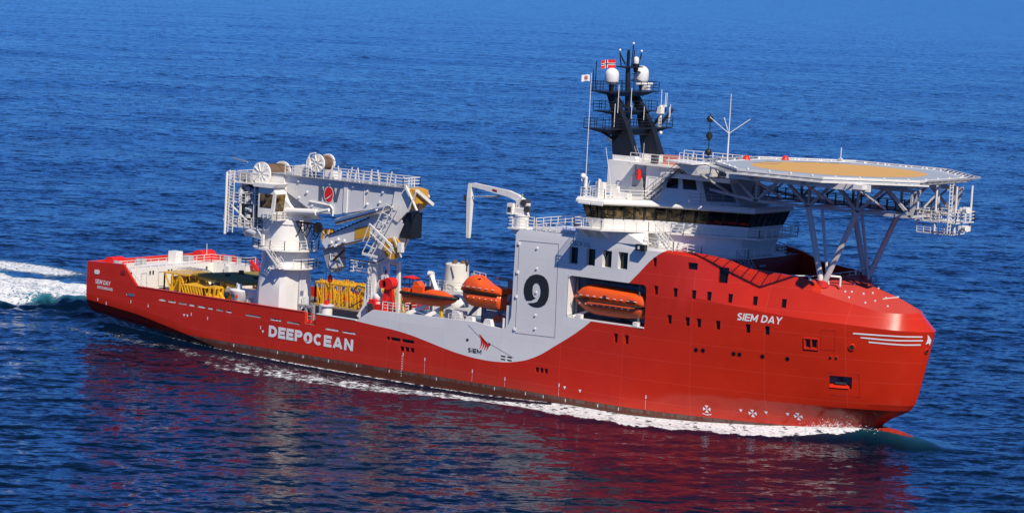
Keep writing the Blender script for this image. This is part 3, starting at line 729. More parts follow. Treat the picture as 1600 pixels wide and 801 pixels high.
for x, z in ((2.0, 7.55), (6.9, 8.0)):
    m_ = MB(); m_.prism(rbox(x-.55, x+.35, z-.3, z+.3, .2), -11.06, -10.9, 'xz'); m_.build('fairlead', WGREY if x < 5 else DRED, hull)
m_ = MB(); m_.prism(rbox(7.9, 9.0, 5.0, 5.32, .12), -11.05, -10.95, 'xz'); m_.build('fairlead', STEEL, hull)
# large side door with its hinges and outlines
m_ = MB(); D = [(71.55, 18.75), (77.25, 18.9), (77.4, 7.9), (71.65, 7.75)]
for a, b_ in zip(D, D[1:]+D[:1]): m_.bar((a[0], -11.0, a[1]), (b_[0], -11.0, b_[1]), .055, .03)
m_.build('door_outline', LINE, hull)
m_ = MB()
for z in (18.4, 15.0, 12.1, 8.2): m_.box(71.42, 71.66, -11.16, -11.0, z-.16, z+.16)
for x, z in ((74.2, 18.1), (74.3, 15.7), (74.4, 12.9), (74.45, 10.2), (74.5, 8.6)): m_.cyl((x, -11.14, z), (x, -10.99, z), .12, n=8)
m_.each('hinge', WHITE, hull)
m_ = MB(); 
for (x0, z0, x1, z1) in ((64.6, 7.9, 66.6, 6.5), (66.6, 6.5, 71.6, 4.75)): m_.bar((x0, -11.0, z0), (x1, -11.0, z1), .05, .02)
m_.build('seam', LINE, hull)
m_ = MB(); P = [(110.63, 12.5), (112.1, 12.55), (112.05, 10.3), (110.6, 10.3)]
for a, b_ in zip(P, P[1:]+P[:1]): m_.bar((a[0], side(*a)+.01, a[1]), (b_[0], side(*b_)+.01, b_[1]), .04, .03)
m_.build('door_outline', DRED, hull)
m_ = MB()
for a, b_ in (((108.85, 11.45), (110.35, 11.45)), ((108.85, 10.25), (110.35, 10.25)), ((108.85, 10.25), (108.85, 11.45)), ((110.35, 10.25), (110.35, 11.45)), ((109.58, 10.3), (109.58, 11.4))):
    m_.bar((a[0], side(*a)-.03, a[1]), (b_[0], side(*b_)-.03, b_[1]), .14, .14)
m_.build('window_frame', RED, hull)
for x, z, r in ((113.79, 10.84, .34), (111.63, 9.55, .13), (112.23, 9.57, .13), (120.28, 10.8, .26)):
    y = side(x, z); n = side_n(x, z); c = Vector((x, y, z)); m_ = MB(); m_.cyl(c-n*.05, c+n*.10, r*1.25, r*1.1, n=14); o = m_.build('hawse_pipe', RED, hull)
    m_ = MB(); m_.cyl(c+n*.05, c+n*.115, r*.8, n=14); m_.build('opening', RUBBER, o)
# anchor pocket: recess back plate, sill and the anchor housed in it
c, n, a, b_, L = anc; k = c-n*.82; m_ = MB(); m_.add([k-a-b_, k+a-b_, k+a+b_, k-a+b_], [(0, 1, 2, 3)]); o = m_.build('anchor_pocket', MGREY, hull)
m_ = MB(); m_.add([c-n*.75-a*.98+b_*-.45, c-n*.75+a*.98-b_*.45, c-n*.02+a*.72-b_*1.0, c-n*.02-a*.98-b_*1.0], [(0, 3, 2, 1)]); m_.build('sill', RED, o)
m_ = MB(); ca = c-n*.55; m_.bar(ca+b_*.9, ca-b_*.5, .22); m_.bar(ca-a*.5-b_*.25, ca+a*.5-b_*.25, .3, .2); m_.build('anchor', CHAR, o)
m_ = MB(); c = Vector((112.55, 0, 6.75))
for p, q in (((111.1, 7.75), (114.4, 7.8)), ((114.4, 7.8), (114.4, 5.2)), ((114.4, 5.2), (111.6, 5.2))): m_.bar((p[0], side(*p)+.01, p[1]), (q[0], side(*q)+.01, q[1]), .05, .03)
m_.build('seam', DRED, hull)
random.seed(6)
for x0, x1 in ((13.5, 14.7), (15.2, 16.5), (17.1, 18.5), (18.95, 19.9), (20.5, 21.8), (22.3, 23.1), (23.8, 24.9), (25.5, 26.4), (28.9, 31.4), (33.1, 34.9), (35.9, 38.0), (42.3, 44.4), (45.1, 47.3)):
    m_ = MB(); x = x0+.12; zz = 5.2-.014*x0
    while x < x1-.25:
        w = min(random.uniform(.25, .8), x1-.08-x); m_.box(x, x+w, -10.97, -10.75, zz, zz+random.uniform(.10, .2)); x += w+random.uniform(.05, .2)
    m_.build('freeing_port', WGREY if random.random() < .7 else GREY, hull)
# gangway gate in the bulwark, rail caps and the bulb
m_ = MB(); m_.rail([(38.8, -10.6, 5.05), (40.6, -10.6, 5.05)], 1.2, .9, .07); m_.box(39.1, 39.5, -10.75, -10.55, 5.0, 5.5); m_.box(39.9, 40.25, -10.75, -10.55, 5.0, 5.45); m_.build('gate', BRED, hull)
m_ = MB(); m_.prism([(9.4, 6.41), (38.7, 6.38), (38.7, 6.46), (9.4, 6.49)], -11.06, -10.56, 'xz'); m_.build('rail_cap', RED, hull)
m_ = MB(); m_.prism([(40.65, 6.37), (47.1, 6.35), (47.1, 6.43), (40.65, 6.45)], -11.06, -10.56, 'xz'); m_.build('rail_cap', WGREY, hull)
m_ = MB(); secs = []
for i in range(13):
    t = i/12; x = 107+13.1*t; r = 1.42*math.sqrt(max(1e-4, 1-max(0, (t-.45)/.55)**2)); secs.append([(x, r*1.0*math.cos(2*math.pi*k/16), .12+.1*t+r*1.10*math.sin(2*math.pi*k/16)) for k in range(16)])
m_.loft(secs); m_.build('bulbous_bow', BULB, hull)
# foredeck fittings
m_ = MB()
for i, (x, y) in enumerate([(112, -3.3), (113.0, -2.4), (111.2, -1.3), (113.6, -1.4), (114.6, -2.6), (115.2, -1.2), (113.2, .6), (115.6, .8), (111.5, -3.9), (114.0, -3.7), (116.1, -2.4), (112.3, -4.4)]):
    h = HBVH.ray_cast(Vector((x, y, 40)), Vector((0, 0, -1)))
    if h[0]: m_.cyl(h[0]-Vector((0, 0, .03)), h[0]+Vector((0, 0, .14)), .13, n=8)
for (x, y), (x1, y1) in (((115.0, -1.6), (116.0, 0)),):
    p = HBVH.ray_cast(Vector((x, y, 40)), Vector((0, 0, -1)))[0]; q = HBVH.ray_cast(Vector((x1, y1, 40)), Vector((0, 0, -1)))[0]; m_.bar(p, q, .12, .12)
m_.each('deck_fitting', WGREY, hull)
m_ = MB()
m_.rail([(108.0, -5.6, 17.35), (108.0, 5.4, 17.35)], .75, 2.2, .07, 2); m_.build('foredeck_railing', WGREY, ship)
m_ = MB(); m_.tube([(105.9, -6.3, 18.0), (107.8, -5.6, 18.1), (107.8, -5.6, 17.4)], .09); m_.tube([(109.6, -5, 18.3), (111.0, -4.2, 18.25), (111.0, -4.2, 17.2)], .13, 8); m_.tube([(108.2, 4.2, 17.3), (108.2, 4.2, 18.2), (109.3, 4.6, 18.6), (109.6, 4.8, 19.6)], .12, 8); m_.each('vent_pipe', WHITE, ship)

# ------------------------------------------------------------------ deckhouse and bridge
m_ = MB()
m_.frustum(sym([(79.5, -8.4), (89.6, -8.4), (97.3, -3.8)]), 19.08, sym([(79.5, -8.5), (89.2, -8.5), (98.0, -4.0)]), 21.25)
deckhouse = m_.build('deckhouse', WHITE, ship)
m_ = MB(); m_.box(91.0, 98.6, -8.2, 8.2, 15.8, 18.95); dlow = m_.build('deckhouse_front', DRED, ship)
m_ = MB(); m_.box(98.58, 98.66, -3.6, -2.7, 16.3, 18.1); o = m_.build('door', paint('blue_door_paint', (.25, .36, .5), .4), dlow)
m_ = MB(); m_.box(98.65, 98.69, -3.42, -3.05, 16.9, 17.9); m_.build('pane', GLASS, o)
m_ = MB(); m_.box(98.6, 98.68, -1.2, .2, 17.9, 18.1); m_.box(98.6, 98.66, -1.0, -.8, 17.0, 17.2); m_.build('plate', GREY, dlow)
tier = sym([(88.0, -10.2), (91.5, -10.1), (93.2, -9.3), (99.0, -4.3)])
m_ = MB(); m_.prism(tier, 18.95, 19.08, 'xy'); m_.build('walkway', WGREY, ship)
m_ = MB(); m_.rail([(89.0, -10.75, 19.75), (92.6, -10.2, 19.6), (95.0, -8.0, 19.1), (98.95, -4.3, 19.08), (98.95, 4.3, 19.08), (93.2, 9.6, 19.08)], 1.1, 1.55, .08); m_.build('railing', WHITE, ship)
# raised side wall under the bridge wing with its slanting top
m_ = MB(); m_.prism([(79.5, 19.9), (79.5, 21.35), (85.9, 21.25), (87.3, 20.42), (88.9, 19.9)], -10.99, -8.55, 'xz'); m_.prism([(79.5, 19.9), (79.5, 21.35), (85.9, 21.25), (87.3, 20.42), (88.9, 19.9)], 8.55, 10.99, 'xz'); m_.each('wing_support', WHITE, ship)
m_ = MB(); m_.frustum([(85.5, -10.98), (89.4, -10.98), (89.4, -10.4), (85.5, -9.5)], 19.9, [(85.5, -10.98), (86.0, -10.98), (88.6, -9.5), (85.5, -9.4)], 21.4); m_.each('wing_support', WHITE, ship)
m_ = MB(); m_.box(88.35, 89.6, -11.6, -11.0, 19.32, 20.05); o = m_.build('floodlight', BLACK, ship)
m_ = MB(); m_.box(88.7, 88.95, -11.63, -11.59, 19.5, 19.85); m_.build('lens', WGREY, o)
tier2 = sym([(80.9, -13.4), (84.7, -13.4), (88.7, -9.6), (90.4, -8.6), (100.3, -4.3)])
m_ = MB(); m_.prism(tier2, 21.25, 21.42, 'xy'); m_.build('walkway', WHITE, ship)
m_ = MB()
for x in (81.3, 82.8, 84.3): m_.prism([(-13.2, 21.25), (-11.0, 21.25), (-11.0, 20.1)], x, x+.1, 'yz')
m_.each('bracket', WGREY, ship)
m_ = MB(); m_.rail([(80.95, -10.5, 21.42), (80.95, -13.35, 21.42), (84.7, -13.35, 21.42), (88.7, -9.6, 21.42), (90.2, -8.8, 21.42)], 1.1, 1.35, .065); m_.build('railing', WHITE, ship)
m_ = MB(); m_.rail([(91.0, -8.4, 21.42), (100.25, -4.3, 21.42), (100.25, 4.3, 21.42), (90.4, 8.6, 21.42)], 1.05, 1.5, .075, 3); m_.build('railing', WHITE, ship)
for y in (-11.4,):
    m_ = MB(); m_.stair((92.6, -9.9, 19.1), (90.0, -9.7, 21.42), (0, 1, 0), .9); m_.build('stair', WHITE, ship)
m_ = MB(); m_.stair((101.6, -6.4, 16.4), (98.6, -5.4, 19.05), (.3, 1, 0), 1.2); m_.build('stair', GREY, ship)
# the bridge: white apron, reverse-raked window band, overhanging roof
wb = sym([(81.6, -11.9), (84.0, -11.9), (88.2, -7.75), (98.5, -3.75)]); wt = sym([(81.2, -12.35), (84.2, -12.35), (88.5, -8.1), (99.1, -4.05)])
ap = sym([(81.9, -11.6), (83.9, -11.6), (88.1, -7.6), (98.1, -3.6)])
m_ = MB(); m_.frustum(ap, 21.42, [(x*1.0, y) for x, y in wb], 22.55); bridge = m_.build('bridge', WHITE, ship)
m_ = MB(); m_.frustum(wb, 22.55, wt, 24.12); band = m_.build('window_band', GLASS, bridge)
def lerp2(a, b_, t): return (a[0]+(b_[0]-a[0])*t, a[1]+(b_[1]-a[1])*t)
def on_band(i, t, f, o=.02):
    p, q = lerp2(wb[i], wb[i+1], t), lerp2(wt[i], wt[i+1], t); d = Vector((wb[i+1][0]-wb[i][0], wb[i+1][1]-wb[i][1], 0)).normalized(); nn = Vector((d.y, -d.x, 0))
    return Vector((*lerp2(p, q, f), 22.55+1.57*f))+nn*o
for i, nn_ in ((0, 3), (1, 5), (2, 7), (3, 6), (4, 7)):
    for k in range(nn_):
        t0, t1 = (k+.13)/nn_, (k+.87)/nn_
        m_ = MB(); m_.add([on_band(i, t0, .1), on_band(i, t1, .1), on_band(i, t1, .93), on_band(i, t0, .93)], [(0, 1, 2, 3)])
        m_.build('window', AMBER if i in (0, 1) or (i == 2 and k < 4) else GLASS, band)
        m_ = MB(); m_.bar(on_band(i, (k+1)/nn_ if k < nn_-1 else 1, 0, .05), on_band(i, (k+1)/nn_ if k < nn_-1 else 1, 1, .05), .16, .08); m_.build('mullion', BLACK, band)
rb = sym([(80.6, -12.8), (84.5, -12.8), (88.9, -8.45), (99.55, -4.3)]); rt = sym([(80.7, -12.55), (84.3, -12.5), (88.7, -8.1), (99.3, -4.1)])
m_ = MB(); m_.frustum(wt, 24.12, rb, 24.3); m_.frustum(rb, 24.3, rb, 24.52); m_.frustum(rb, 24.52, rt, 24.86); roof = m_.build('roof', WHITE, bridge)
m_ = MB()
for i, P in enumerate(((81.0, -12.82), (82.8, -12.82))): m_.box(P[0], P[0]+1.6, P[1]-.12, P[1]+.05, 24.1, 24.3)
m_.each('blind_box', WHITE, roof)
m_ = MB(); m_.rail([(80.9, -12.3, 24.86), (84.2, -12.3, 24.86), (88.4, -8.0, 24.86)], 1.1, 1.4, .065); m_.rail([(80.9, -11.9, 24.86), (80.9, 11.9, 24.86)], 1.1, 1.5, .06); m_.build('railing', WHITE, bridge)
m_ = MB(); m_.box(83.5, 85.5, -9.6, -8.6, 24.86, 25.5); m_.box(82.0, 83.0, -11, -10.2, 24.86, 26.6); m_.cyl((81.3, -12.0, 24.86), (81.3, -12.0, 27.2), .28, .2, n=10); m_.lathe([(.02, 0), (.3, .1), (.34, .35), (.2, .6), (.02, .66)], (81.1, -12.3, 26.9), 10); m_.box(83.4, 84.0, -9.5, -8.9, 24.86, 26.2)
m_.cyl((82.6, -11.2, 24.86), (82.6, -11.2, 27.0), .12, n=8); m_.cyl((81.6, -9.6, 24.86), (81.6, -9.6, 26.8), .18, n=8); m_.build('roof_equipment', WHITE, bridge)

# house on the bridge roof with monkey island on top
m_ = MB(); m_.prism([(85.2, 24.86), (85.2, 28.65), (88.6, 28.65), (91.6, 24.86)], -5.4, 5.4, 'xz'); th = m_.build('top_house', WHITE, ship)
m_ = MB(); m_.box(78.95, 82.75, -4.2, 4.2, 24.86, 28.76); m_.build('mast_house', WHITE, th)
m_ = MB(); m_.box(82.76, 85.19, -3.9, 3.9, 24.86, 28.6); m_.build('passage', WGREY, th)
m_ = MB(); m_.box(82.9, 84.8, -5.6, -3.95, 24.87, 26.0); m_.box(83.1, 84.6, -5.3, -3.95, 26.001, 27.4); m_.build('locker', GREY, th)
m_ = MB(); m_.cyl((84.3, -5.6, 26.9), (84.3, -5.6, 28.1), .3, n=10); m_.build('fire_bottle', BRED, th)
m_ = MB(); m_.prism(rbox(88.1, 89.3, 27.5, 27.85, .1), -5.46, -5.38, 'xz'); m_.build('vent_grille', GREY, th)
m_ = MB()
for x0 in (85.6, 87.4): m_.bar((x0, -5.42, 24.9), (x0, -5.42, 27.3), .06); m_.bar((x0+1.1, -5.42, 24.9), (x0+1.1, -5.42, 27.3), .06); m_.bar((x0, -5.42, 27.3), (x0+1.1, -5.42, 27.3), .06)
m_.build('door', WGREY, th)
m_ = MB(); m_.prism(rbox(82.9, 92.6, -6.0, 6.0, .4), 28.65, 28.8, 'xy'); mi = m_.build('monkey_island_deck', WHITE, ship)
m_ = MB(); m_.rail([(83.2, -5.9, 28.8), (92.5, -5.9, 28.8), (92.5, 5.9, 28.8), (83, 5.9, 28.8)], 1.15, 1.3, .065); m_.build('railing', WHITE, mi)
m_ = MB(); m_.box(86.2, 88.2, -3.6, -2.8, 28.8, 29.9); m_.build('locker', paint('salmon_paint', (.55, .16, .10), .5), mi)
m_ = MB(); m_.box(88.3, 89.6, -2.6, -1.2, 28.8, 29.7); m_.box(85.2, 85.9, -4.6, -4.0, 28.8, 29.8); m_.cyl((90.8, -5.0, 28.8), (90.8, -5.0, 30.1), .12, n=8); m_.each('deck_box', CHAR, mi)
for x, y, z in ((91.6, -6.05, 29.35), (92.7, -4.6, 29.0)):
    m_ = MB(); m_.lathe([(.42, -.07), (.42, .07), (.28, .07), (.28, -.07), (.42, -.07)], (x, y, z), 14, 'y'); m_.build('life_ring', ORANGE, mi)
m_ = MB(); m_.stair((86.6, -7.0, 24.9), (91.3, -7.0, 28.8), (0, 1, 0), 1.5); m_.build('stair', MGREY, ship)
# shaded wheelhouse front block under the helideck
m_ = MB(); m_.frustum(sym([(88.6, -7.4), (93.6, -6.4), (96.9, -3.3)]), 24.87, sym([(88.6, -6.6), (92.2, -5.6), (95.2, -2.9)]), 27.9); fh = m_.build('forward_house', WGREY, ship)
def quad_on(p0, p1, z0, z1, t0, t1, name, mat, par, b0, b1):
    m_ = MB(); f0, f1 = (z0-24.87)/3.03, (z1-24.87)/3.03
    def P(t, f): a = lerp2(p0, p1, t); b_ = lerp2(b0, b1, t); c = lerp2(a, b_, f); return Vector((c[0], c[1], 24.87+3.03*f))+Vector((.03, -.03, 0))
    m_.add([P(t0, f0), P(t1, f0), P(t1, f1), P(t0, f1)], [(0, 1, 2, 3)]); return m_.build(name, mat, par)
quad_on((88.6, -7.4), (93.6, -6.4), 26.4, 27.6, .10, .42, 'window', GLASS, fh, (88.6, -6.6), (92.2, -5.6)); quad_on((88.6, -7.4), (93.6, -6.4), 26.4, 27.6, .56, .95, 'window', GLASS, fh, (88.6, -6.6), (92.2, -5.6))
quad_on((93.6, -6.4), (96.9, -3.3), 25.2, 27.4, .15, .92, 'louvre', MGREY, fh, (92.2, -5.6), (95.2, -2.9))
m_ = MB(); m_.rail([(92.8, -7.8, 24.9), (97.6, -3.4, 24.9)], 1.2, 1.2, .05); m_.build('railing', GREY, fh)

# block roof deck and its railing aft
m_ = MB(); m_.box(69.6, 72.0, -10.9, -7.2, 19.98, 20.14); m_.prism([(70.9, 19.0), (69.7, 19.98), (71.2, 19.98)], -10.6, -7.6, 'xz'); m_.build('crane_platform', WHITE, ship)
m_ = MB(); m_.rail([(72.2, -10.9, 20.12), (69.65, -10.85, 20.14), (69.65, -7.3, 20.14), (70.9, -7.3, 20.1)], 1.15, 1.0, .065); m_.build('railing', WHITE, ship)
m_ = MB(); m_.rail([(72.4, -10.9, 20.1), (81.0, -10.95, 20.1)], 1.1, 1.35, .065); m_.build('railing', WHITE, ship)
m_ = MB(); m_.rail([(71.2, 10.6, 20.1), (81.0, 10.7, 20.1)], 1.1, 1.5, .06); m_.build('railing', WHITE, ship)
m_ = MB(); m_.rail([(71.2, -7.3, 20.1), (71.2, 10.6, 20.1)], 1.1, 1.5, .06); m_.build('railing', WHITE, ship)
m_ = MB(); m_.box(73, 79.5, -10.4, -9.2, 20.08, 20.5)
for i in range(7): m_.bar((73.2+i*.95, -10.45, 20.1), (73.2+i*.95+.5, -10.45, 20.75), .07)
m_.build('cable_tray', WGREY, ship)
m_ = MB(); m_.cyl((80.1, -10.6, 20.1), (80.1, -10.6, 21.3), .3, n=10); m_.lathe([(.02, 0), (.3, .1), (.3, .5), (.02, .6)], (79.4, -10.6, 21.0), 10); m_.build('hose_locker', BRED, ship)
# lifeboat bay fittings: sill, winch, falls
m_ = MB(); m_.box(78.95, 89.7, -10.98, -10.6, 10.42, 10.56); m_.box(80.2, 80.9, -11.0, -10.4, 10.5, 11.0); m_.box(88.2, 88.8, -11.0, -10.4, 10.5, 11.0); m_.bar((79.3, -10.3, 10.6), (81.2, -8.6, 11.6), .25); m_.bar((79.9, -10.5, 10.6), (81.4, -8.2, 12.2), .2); m_.build('boat_cradle', WHITE, ship)
m_ = MB(); m_.box(88.45, 88.65, -10.5, -10.3, 10.5, 15.3); m_.box(79.3, 79.6, -9.9, -9.6, 10.5, 15.3); m_.cyl((80.3, -8.5, 14.9), (88.2, -8.5, 14.9), .12, n=8); m_.cyl((84, -7.5, 10.5), (84, -7.5, 12), .5, n=12); m_.build('boat_davit', MGREY, ship)
m_ = MB(); m_.box(78.86, 78.93, -11.0, -6.6, 10.5, 15.35); m_.build('bay_lining', WHITE, ship)

# ------------------------------------------------------------------ stern house, winch covers, stairs
m_ = MB(); m_.prism([(.6, -10.6), (5.8, -10.6), (5.8, 7.6), (11.2, 8.4), (11.2, 10.6), (.6, 10.6)], 5.06, 8.2, 'xy'); sternh = m_.build('stern_house', WHITE, ship)
m_ = MB(); m_.rail([(5.5, -10.5, 8.2), (5.5, 7.6, 8.2), (11.1, 8.5, 8.2), (11.1, 10.5, 8.2)], 1.1, 1.5, .065); m_.build('railing', WHITE, sternh)
for y in (-6.6, -3.2, .6, 4.2):
    m_ = MB(); m_.bar((5.83, y, 5.6), (5.83, y, 7.5), .05); m_.bar((5.83, y+1.1, 5.6), (5.83, y+1.1, 7.5), .05); m_.bar((5.83, y, 7.5), (5.83, y+1.1, 7.5), .05); m_.bar((5.83, y, 5.6), (5.83, y+1.1, 5.6), .05); m_.build('door', GREY, sternh)
m_ = MB()
for y in (-8.6, -5.0, -4.4, -1.4, -.8, 2.4, 3.0, 6.2): m_.box(5.78, 5.94, y, y+.18, 7.3, 7.75)
m_.each('lamp', CHAR, sternh)
m_ = MB(); m_.box(8.0, 8.8, 7.5, 8.0, 5.1, 8.0); m_.bar((8.1, 7.7, 5.1), (8.1, 7.7, 8.6), .1); m_.build('locker', WGREY, sternh)
m_ = MB(); m_.stair((10.4, -9.6, 5.1), (6.2, -9.6, 8.2), (0, 1, 0), 1.2); m_.build('stair', WHITE, sternh)
m_ = MB(); m_.stair((14.4, 9.8, 5.1), (11.4, 9.8, 8.2), (0, 1, 0), 1.2); m_.bar((11.4, 9.2, 8.9), (14.6, 9.2, 5.8), .3, .5); m_.build('stair', BRED, sternh)
for (x, y, r) in ((1.6, -7.3, 1.15), (3.0, 8.8, 1.35)):
    m_ = MB(); secs = [[(x+r*math.cos(math.pi*k/12), y+d, 8.2+r*1.05*math.sin(math.pi*k/12)) for k in range(13)] for d in (-r, r)]; m_.loft(secs, closed=True); m_.build('winch_cover', BRED, ship)
m_ = MB(); m_.box(2.0, 3.4, 2.6, 4.0, 8.15, 9.7); m_.build('deck_locker', WHITE, ship)
m_ = MB(); m_.box(2.2, 3.0, -3.5, -2.7, 8.2, 9.0); m_.cyl((3.6, -5, 8.2), (3.6, -5, 9.2), .35, n=10); m_.cyl((3.4, -9, 8.2), (3.4, -9, 9.1), .4, n=10); m_.cyl((3.4, -8.2, 8.2), (3.4, -8.2, 9.0), .3, n=10); m_.box(6.2, 7.0, 9.3, 10.1, 8.2, 9.0); m_.cyl((9, 9.4, 8.2), (9, 9.4, 9.0), .35, n=10); m_.box(2.4, 3.6, 5.0, 6.0, 8.2, 9.0); m_.each('mooring_gear', GREY, ship)
m_ = MB(); m_.bar((4.0, 8.2, 8.2), (4.0, 8.2, 10.6), .06); m_.build('pole', WHITE, ship)

# ------------------------------------------------------------------ helideck
HZ = 29.85; HC = (107.6, 0)
def octa(ap, cx=HC[0], cy=HC[1]):
    r = ap/math.cos(math.pi/8); return [(cx+r*math.cos(math.pi/8+math.pi/4*k), cy+r*math.sin(math.pi/8+math.pi/4*k)) for k in range(8)]
m_ = MB(); m_.prism(octa(13.05), HZ-.35, HZ, 'xy'); m_.prism(octa(11.2), HZ-1.1, HZ-.351, 'xy')
heli = m_.build('helideck', DECKG, ship)
m_ = MB(); N_ = 64; m_.add([(HC[0]-.1+9.9*math.cos(2*math.pi*i/N_), 9.9*math.sin(2*math.pi*i/N_), HZ+.008) for i in range(N_)], [tuple(range(N_))]); m_.build('landing_circle', YELW, heli)
m_ = MB(); P = octa(12.75)
for a, b_ in zip(P, P[1:]+P[:1]): m_.bar((a[0], a[1], HZ+.004), (b_[0], b_[1], HZ+.004), .25, .012)
m_.build('deck_border', LETW, heli)
m_ = MB(); random.seed(4)
for (x, y, a, l) in ((97.5, -2, .3, 3), (99, 4.5, 1.2, 3.2), (100.5, 7.5, .6, 2.4), (97, 1.5, .2, 2.0), (101, 9.4, .9, 2.6)): m_.bar((x, y, HZ+.004), (x+l*math.cos(a), y+l*math.sin(a), HZ+.004), .5, .01)
m_.each('skid_mark', CHAR, heli)
# gutter, perimeter lights, safety net on its brackets
for i in range(8):
    a, b_ = octa(13.05)[i], octa(13.05)[(i+1) % 8]; o0, o1 = octa(14.45)[i], octa(14.45)[(i+1) % 8]
    m_ = MB(); m_.bar((*a, HZ-.08), (*b_, HZ-.08), .16, .26); m_.build('gutter', WHITE, heli)
    lean = -.42 if i in (4, 5, 6) else .10
    m_ = MB(); m_.bar((*o0, HZ+lean), (*o1, HZ+lean), .16, .16); m_.bar((*a, HZ-.42), (*b_, HZ-.42), .12, .14)
    for k in range(9):
        p, q = lerp2(a, b_, k/8), lerp2(o0, o1, k/8); m_.bar((*p, HZ-.4), (*q, HZ+lean), .09)
    net = m_.build('safety_net_frame', WHITE if i not in (3, 4, 7) else GREY, heli)
    m_ = MB(); c0_, c1_ = lerp2(a, o0, .1), lerp2(b_, o1, .1)
    for k in range(1, 5): 
        t = k/5; m_.bar((*lerp2(a, o0, t), HZ-.4+(lean+.4)*t), (*lerp2(b_, o1, t), HZ-.4+(lean+.4)*t), .014)
    for k in range(1, 30): 
        t = k/30; m_.bar((*lerp2(a, b_, t), HZ-.4), (*lerp2(o0, o1, t), HZ+lean), .012)
    m_.build('net', CHAR, net)
    m_ = MB()
    for k in range(4): p = lerp2(a, b_, (k+.5)/4); m_.cyl((*p, HZ), (*p, HZ+.2), .13, n=8)
    m_.each('perimeter_light', WHITE, heli)
for x, y in ((94.6, 1.2), (96.6, 6.6)):
    m_ = MB(); m_.lathe([(.02, .55), (.3, .45), (.42, .1), (.45, 0)], (x, y, HZ), 10); m_.build('foam_monitor', BRED, heli)
m_ = MB(); m_.cyl((100.4, 12.9, HZ), (100.4, 12.9, HZ+1.6), .06, n=6); m_.box(100.2, 100.6, 12.7, 13.1, HZ, HZ+.35); m_.build('windsock_post', WGREY, heli)
# trusses below: two long girders with W bracing, cross bracing and walkway
TRS = paint('truss_paint', (.55, .545, .54), .45, .1)
lo = [(91.0, 26.9), (100.0, 25.8), (106.8, 25.75), (113.0, 25.75), (119.6, 25.8)]; hi = [(91.5, 28.6), (96.3, 28.75), (103.3, 28.75), (109.9, 28.75), (116.4, 28.75), (120.5, 28.75)]
for y in (-5.0, 5.0):
    m_ = MB()
    for p, q in zip(lo, lo[1:]): m_.bar((p[0], y, p[1]), (q[0], y, q[1]), .30, .30)
    m_.bar((91.5, y, 28.62), (120.6, y, 28.62), .32, .34)
    for k, p in enumerate(lo):
        for h in (hi[k], hi[k+1]) if k else (hi[1],): m_.bar((p[0], y, p[1]), (h[0], y, h[1]), .30, .30)
        if k: m_.bar((p[0], y, p[1]), (p[0], y, 28.7), .24)
    m_.build('truss', TRS, heli)
m_ = MB()
for x, z in lo[1:]: m_.bar((x, -5, z), (x, 5, z), .26)
for (x0, z0), (x1, z1) in zip(lo[1:], lo[2:]): m_.bar((x0, -5, z0), (x1, 5, z1), .16); m_.bar((x0, 5, z0), (x1, -5, z1), .16)
for x in (96.3, 103.3, 109.9, 116.4): m_.bar((x, -12.2, 28.95), (x, 12.2, 28.95), .34, .42); m_.bar((x, -11.2, 28.7), (x, -5, 26.4), .2); m_.bar((x, 11.2, 28.7), (x, 5, 26.4), .2)
m_.build('cross_beam', TRS, heli)
m_ = MB()
for x in (105.2, 116.5): m_.prism([(x, HZ-1.0), (x+1.1, HZ-1.0), (x+1.1, HZ-.5), (x, HZ-.5)], -12.6, -11.6, 'xz')
m_.prism([(100, HZ-1.25), (118, HZ-1.25), (118, HZ-.5), (100, HZ-.5)], -11.7, -11.4, 'xz'); m_.each('edge_beam', WHITE, heli)
m_ = MB(); m_.box(97, 121.0, -.9, .9, 25.88, 26.0); o = m_.build('catwalk', MGREY, heli)
m_ = MB(); m_.rail([(97, -.9, 26.0), (121, -.9, 26.0)], 1.1, 1.1, .08); m_.rail([(97, .9, 26.0), (121, .9, 26.0)], 1.1, 1.1, .08); m_.build('railing', CHAR, o)
LEGP = paint('leg_paint', (.68, .64, .61), .45, .1)
for y in (-1, 1):
    for top in ((106.8, 5.0, 25.75), (113.0, 5.0, 25.75)):
        m_ = MB(); m_.cyl((109.1 if top[0] < 110 else 109.35, y*5.0, 17.3), (top[0], y*top[1], top[2]), .33, .33, n=14); m_.build('leg', LEGP, heli)
    m_ = MB(); m_.cyl((109.7, y*4.6, 17.3), (108.2, y*4.4, 25.8), .17, n=10); m_.build('drain_pipe', LEGP, heli)
    m_ = MB(); m_.cyl((109.2, y*5.0, 17.0), (109.2, y*5.0, 17.75), .75, .6, n=14); m_.build('leg_foot', RED, heli)
# gangway from monkey island, access stair platform hung beneath the outer end
m_ = MB(); m_.box(88.6, 98, -7.6, -6.2, 27.65, 28.15); m_.prism([(91.6, HZ-.4), (96.6, HZ-.4), (96.6, HZ-1.5), (93.4, HZ-1.5)], -9.2, -5.6, 'xz'); m_.build('access_gangway', WGREY, heli)
m_ = MB(); m_.rail([(92.2, -9.4, HZ-.2), (94.6, -9.6, HZ-.2)], 1.1, .6, .06); m_.prism([(91.3, HZ+.05), (94.8, HZ-.1), (94.8, HZ-.25), (91.3, HZ-.1)], -10.8, -7.0, 'xz'); m_.build('access_ramp', WHITE, heli)
m_ = MB()
for x, y in ((119.0, -2.4), (121.2, -2.4), (123.4, -2.0), (123.4, 1.6), (119.4, 1.6)): m_.cyl((x, y, 24.3 if x > 120 else 24.9), (x, y, HZ-.5), .13, n=8)
m_.box(118.8, 123.8, -2.6, 1.8, 25.3, 25.42); m_.box(119.0, 123.2, -2.3, .8, 24.0, 24.1); hp = m_.build('hanging_platform', WGREY, heli)
